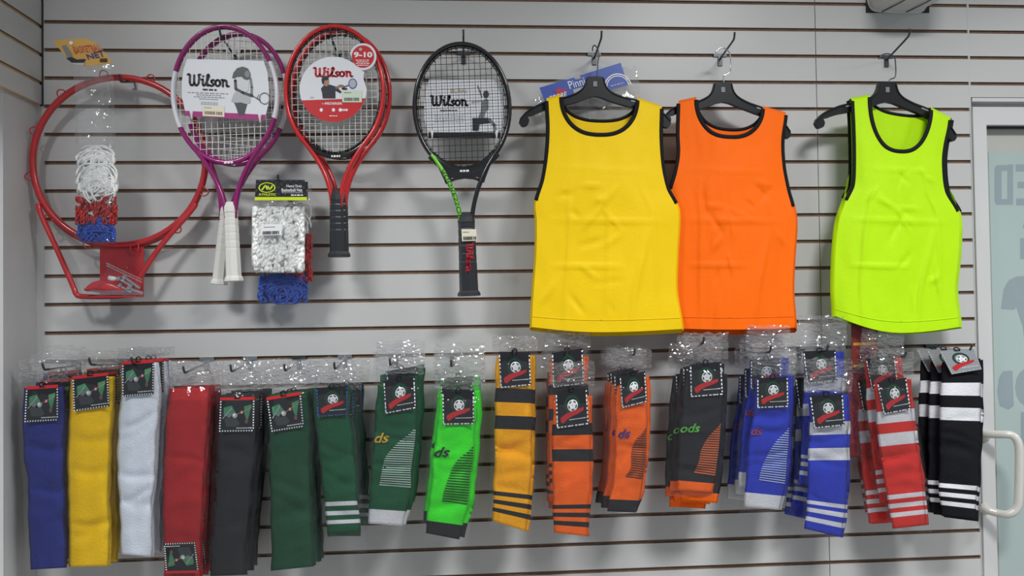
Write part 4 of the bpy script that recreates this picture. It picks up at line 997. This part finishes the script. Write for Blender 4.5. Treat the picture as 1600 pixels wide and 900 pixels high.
n3 = thing('net_package', at(445, 474, .06), 'bagged red and blue basketball net hanging behind the white net', 'net package', 'packaged basketball nets')
ropes('blue_rope', n3, (403, 426, 481, 474), .065, 110, ROPEB, 7, r=.0028); ropes('blue_rope', n3, (406, 430, 479, 472), .061, 110, ROPEB, 17, r=.003, kind='knots'); ropes('red_rope', n3, (430, 366, 487, 440), .062, 190, ROPER, 8, r=.0026, kind='knots'); ropes('white_rope', n3, (440, 318, 486, 384), .058, 26, ROPEW, 9, r=.0026)
b = MB(); b.slab([at(402, 284, .075), at(481, 284, .075), at(481, 312, .075), at(402, 312, .075)], .001, CARDK); b.build('header_card', n3)
mb = MB(); bag_mesh(mb, lambda y: 401, lambda y: interp([(300, 487), (350, 493), (474, 486)], y), 288, 477, lambda u, y: .07+.012*(1-abs(2*u-1)**3), 7.7, 340, amp=.003, NV=26); mb.build('clear_bag', n3)
n2 = thing('net_package', at(436, 425, .10), 'bagged heavy white basketball net with black and yellow green card', 'net package', 'packaged basketball nets')
ropes('white_rope', n2, (396, 324, 474, 424), .103, 520, ROPEW, 12, r=.0040, kind='knots')
b = MB(); b.tube([at(435, 332, .092), at(435, 345, .096), at(434, 400, .098), at(433, 418, .094)], [(.006, .05), (.011, .066), (.012, .068), (.008, .06)], ROPEW, 12, flat=True); b.build('net_core', n2, True)
q = Quad([(400, 281), (476, 281), (480, 313), (398, 313)], .128); b = MB(); b.slab([q.P(0, 0), q.P(1, 0), q.P(1, 1), q.P(0, 1)], .0012, CARDK); co = b.build('header_card', n2)
LIMEP = mat('print_lime', (206, 222, 30), .4); pr = Print(q.P)
for i in range(16):
    for j in range(5):
        if (i+j) % 2: pr.rect(i/16, j*.16, i/16+.045, j*.16+.11, mat('print_charcoal', (48, 48, 52), .4), 0)
pr.rect(0, .84, 1, 1, LIMEP, 1); pr.ring(.23, .38, .17, .25, .14, LIMEP, 2, 20); pr.line([(.13, .5), (.2, .26), (.24, .48)], .03, LIMEP, 2, 2.4); pr.line([(.24, .3), (.29, .48), (.34, .28)], .03, LIMEP, 2, 2.4)
pr.text('ATHLETIC', .07, .66, .41, .78, LIMEP, 2, .02)
pr.text('Heavy Duty', .62, .24, .93, .40, WHITE, 2, .01); pr.text('Basketball Net', .52, .42, .93, .58, WHITE, 2, .01); pr.dashes(.52, .93, .63, .03, PLGREY, 2, 9); pr.dashes(.7, .93, .75, .06, WHITE, 2, 4); pr.build('printed_design', co)
sq = Quad([(408, 351), (441, 350), (440, 367), (407, 368)], .1275); b = MB(); b.slab([sq.P(u, v) for u, v in ((0, 0), (1, 0), (1, 1), (0, 1))], .0008, WHITE); st = b.build('price_sticker', n2)
pr = Print(sq.P); pr.barcode(.1, .62, .9, .92, BLACK, 1, 13); pr.dashes(.15, .7, .25, .06, PGREY, 1, 5); pr.build('barcode', st)
mb = MB(); bag_mesh(mb, lambda y: interp([(312, 398), (360, 393), (426, 392)], y), lambda y: interp([(312, 480), (360, 477), (426, 475)], y), 310, 428, lambda u, y: .103+.022*(1-abs(2*u-1)**4), 8.8, 322, amp=.003, NU=16, NV=26); mb.build('clear_bag', n2)
hook(434, 272, 0.135, 'steel hook carrying the two bagged basketball nets', 7)

# ------------------------------------------------------------------ bib packet behind the yellow bib
pp = thing('bib_packet', at(915, 130, .05), 'clear packet with blue header card tucked behind the yellow bib hanger', 'packet')
q = Quad([(843, 137), (970, 98), (981, 133), (854, 166)], .062, (0, 0, 0, 0))
BLC = mat('card_royal_blue', (58, 84, 170), .35)
b = MB(); b.slab([q.P(u, v) for u, v in ((0, 0), (.42, 0.02), (.43, .14), (.46, .18), (.50, .12), (.49, 0.0), (1, 0), (1, 1), (0, 1))], .001, BLC); co = b.build('header_card', pp)
pr = Print(q.P); pr.text('Pinnies', .33, .12, .62, .50, WHITE, 2, .0); pr.text('SCORE', .06, .55, .28, .80, WHITE, 2, .02, .3); pr.rect(.36, .56, .56, .80, PLGREY, 1)
pr.poly([(.12, .30), (.17, .40), (.22, .26), (.24, .44), (.32, .42), (.24, .56), (.15, .56), (.17, .46)], PRED, 2)
pr.ring(.88, 1.0, .165, .62, .08, WHITE, 2, 16, math.pi, 2*math.pi); pr.ring(.88, 1.0, .14, .53, .08, WHITE, 2, 16, math.pi, 2*math.pi); pr.dashes(.8, .96, .86, .05, PLGREY, 2, 4); pr.build('printed_design', co)
mb = MB(); bag_mesh(mb, lambda y: interp([(104, 930), (135, 845), (160, 832), (235, 850)], y), lambda y: interp([(104, 992), (135, 1000), (235, 990)], y), 104, 235, lambda u, y: .045+.008*(1-abs(2*u-1)**3), 5.5, 190, amp=.004, NU=16, NV=22, mats=(FILM, FILMC)); mb.build('clear_bag', pp)

# ------------------------------------------------------------------ white duct poking out of the wall at the top
du = thing('ventilation_duct', at(1403, 12, 0), 'white wrapped duct end sticking out of the wall at the top edge', 'duct')
b = MB(); b.slab([at(1353, -60, .0015), at(1452, -60, .0015), at(1452, 20, .0015), at(1353, 20, .0015)], .001, DARKGAP); b.build('opening_dark_plate', du)  # dark plate on the wall face paints the darkness inside the hole
p0 = at(1351, 21, 0); p1 = at(1453, 21, 0); W_ = p1.x-p0.x; xc = (p0.x+p1.x)/2; zb = p0.z; DW = mat('duct_wrap', (204, 203, 202), .45, bump=(30, .4))
b = MB(); secs = []
for j, y in enumerate((.0, -.02, -.06, -.10, -.14, -.16)):
    ring = []
    for k in range(28):
        a_ = 2*math.pi*k/28; cx, cz = math.cos(a_), math.sin(a_); e = .38
        sx = math.copysign(abs(cx)**e, cx); sz = math.copysign(abs(cz)**e, cz)
        g_ = (1.0 if j < 5 else .9)+.02*math.sin(3*a_+j*2)
        ring.append(Vector((xc+sx*W_*.47*g_, y-.002, zb+.085+.004+sz*.085*g_+.002*math.sin(j*2+k))))
    secs.append(ring)
vs = [v for r_ in secs for v in r_]; fs = [(j*28+k, j*28+(k+1) % 28, (j+1)*28+(k+1) % 28, (j+1)*28+k) for j in range(5) for k in range(28)] + [[5*28+k for k in range(28)]]
b.add(vs, fs, DW); b.build('duct_body', du, False)
b = MB(); b.tube([v+Vector((0, -.001, 0)) for v in secs[0]], .0032, TRIMW, 6, closed=True); b.build('flange', du, True)
for j, u in enumerate((.25, .62)):
    b = MB(); x = xc-W_*.5+W_*u; b.tube([Vector((x, -.004, zb+.003)), Vector((x+.012, -.08, zb+.001)), Vector((x+.02, -.15, zb+.003))], .0016, PDGREY, 5); b.build('tape_seam', du)
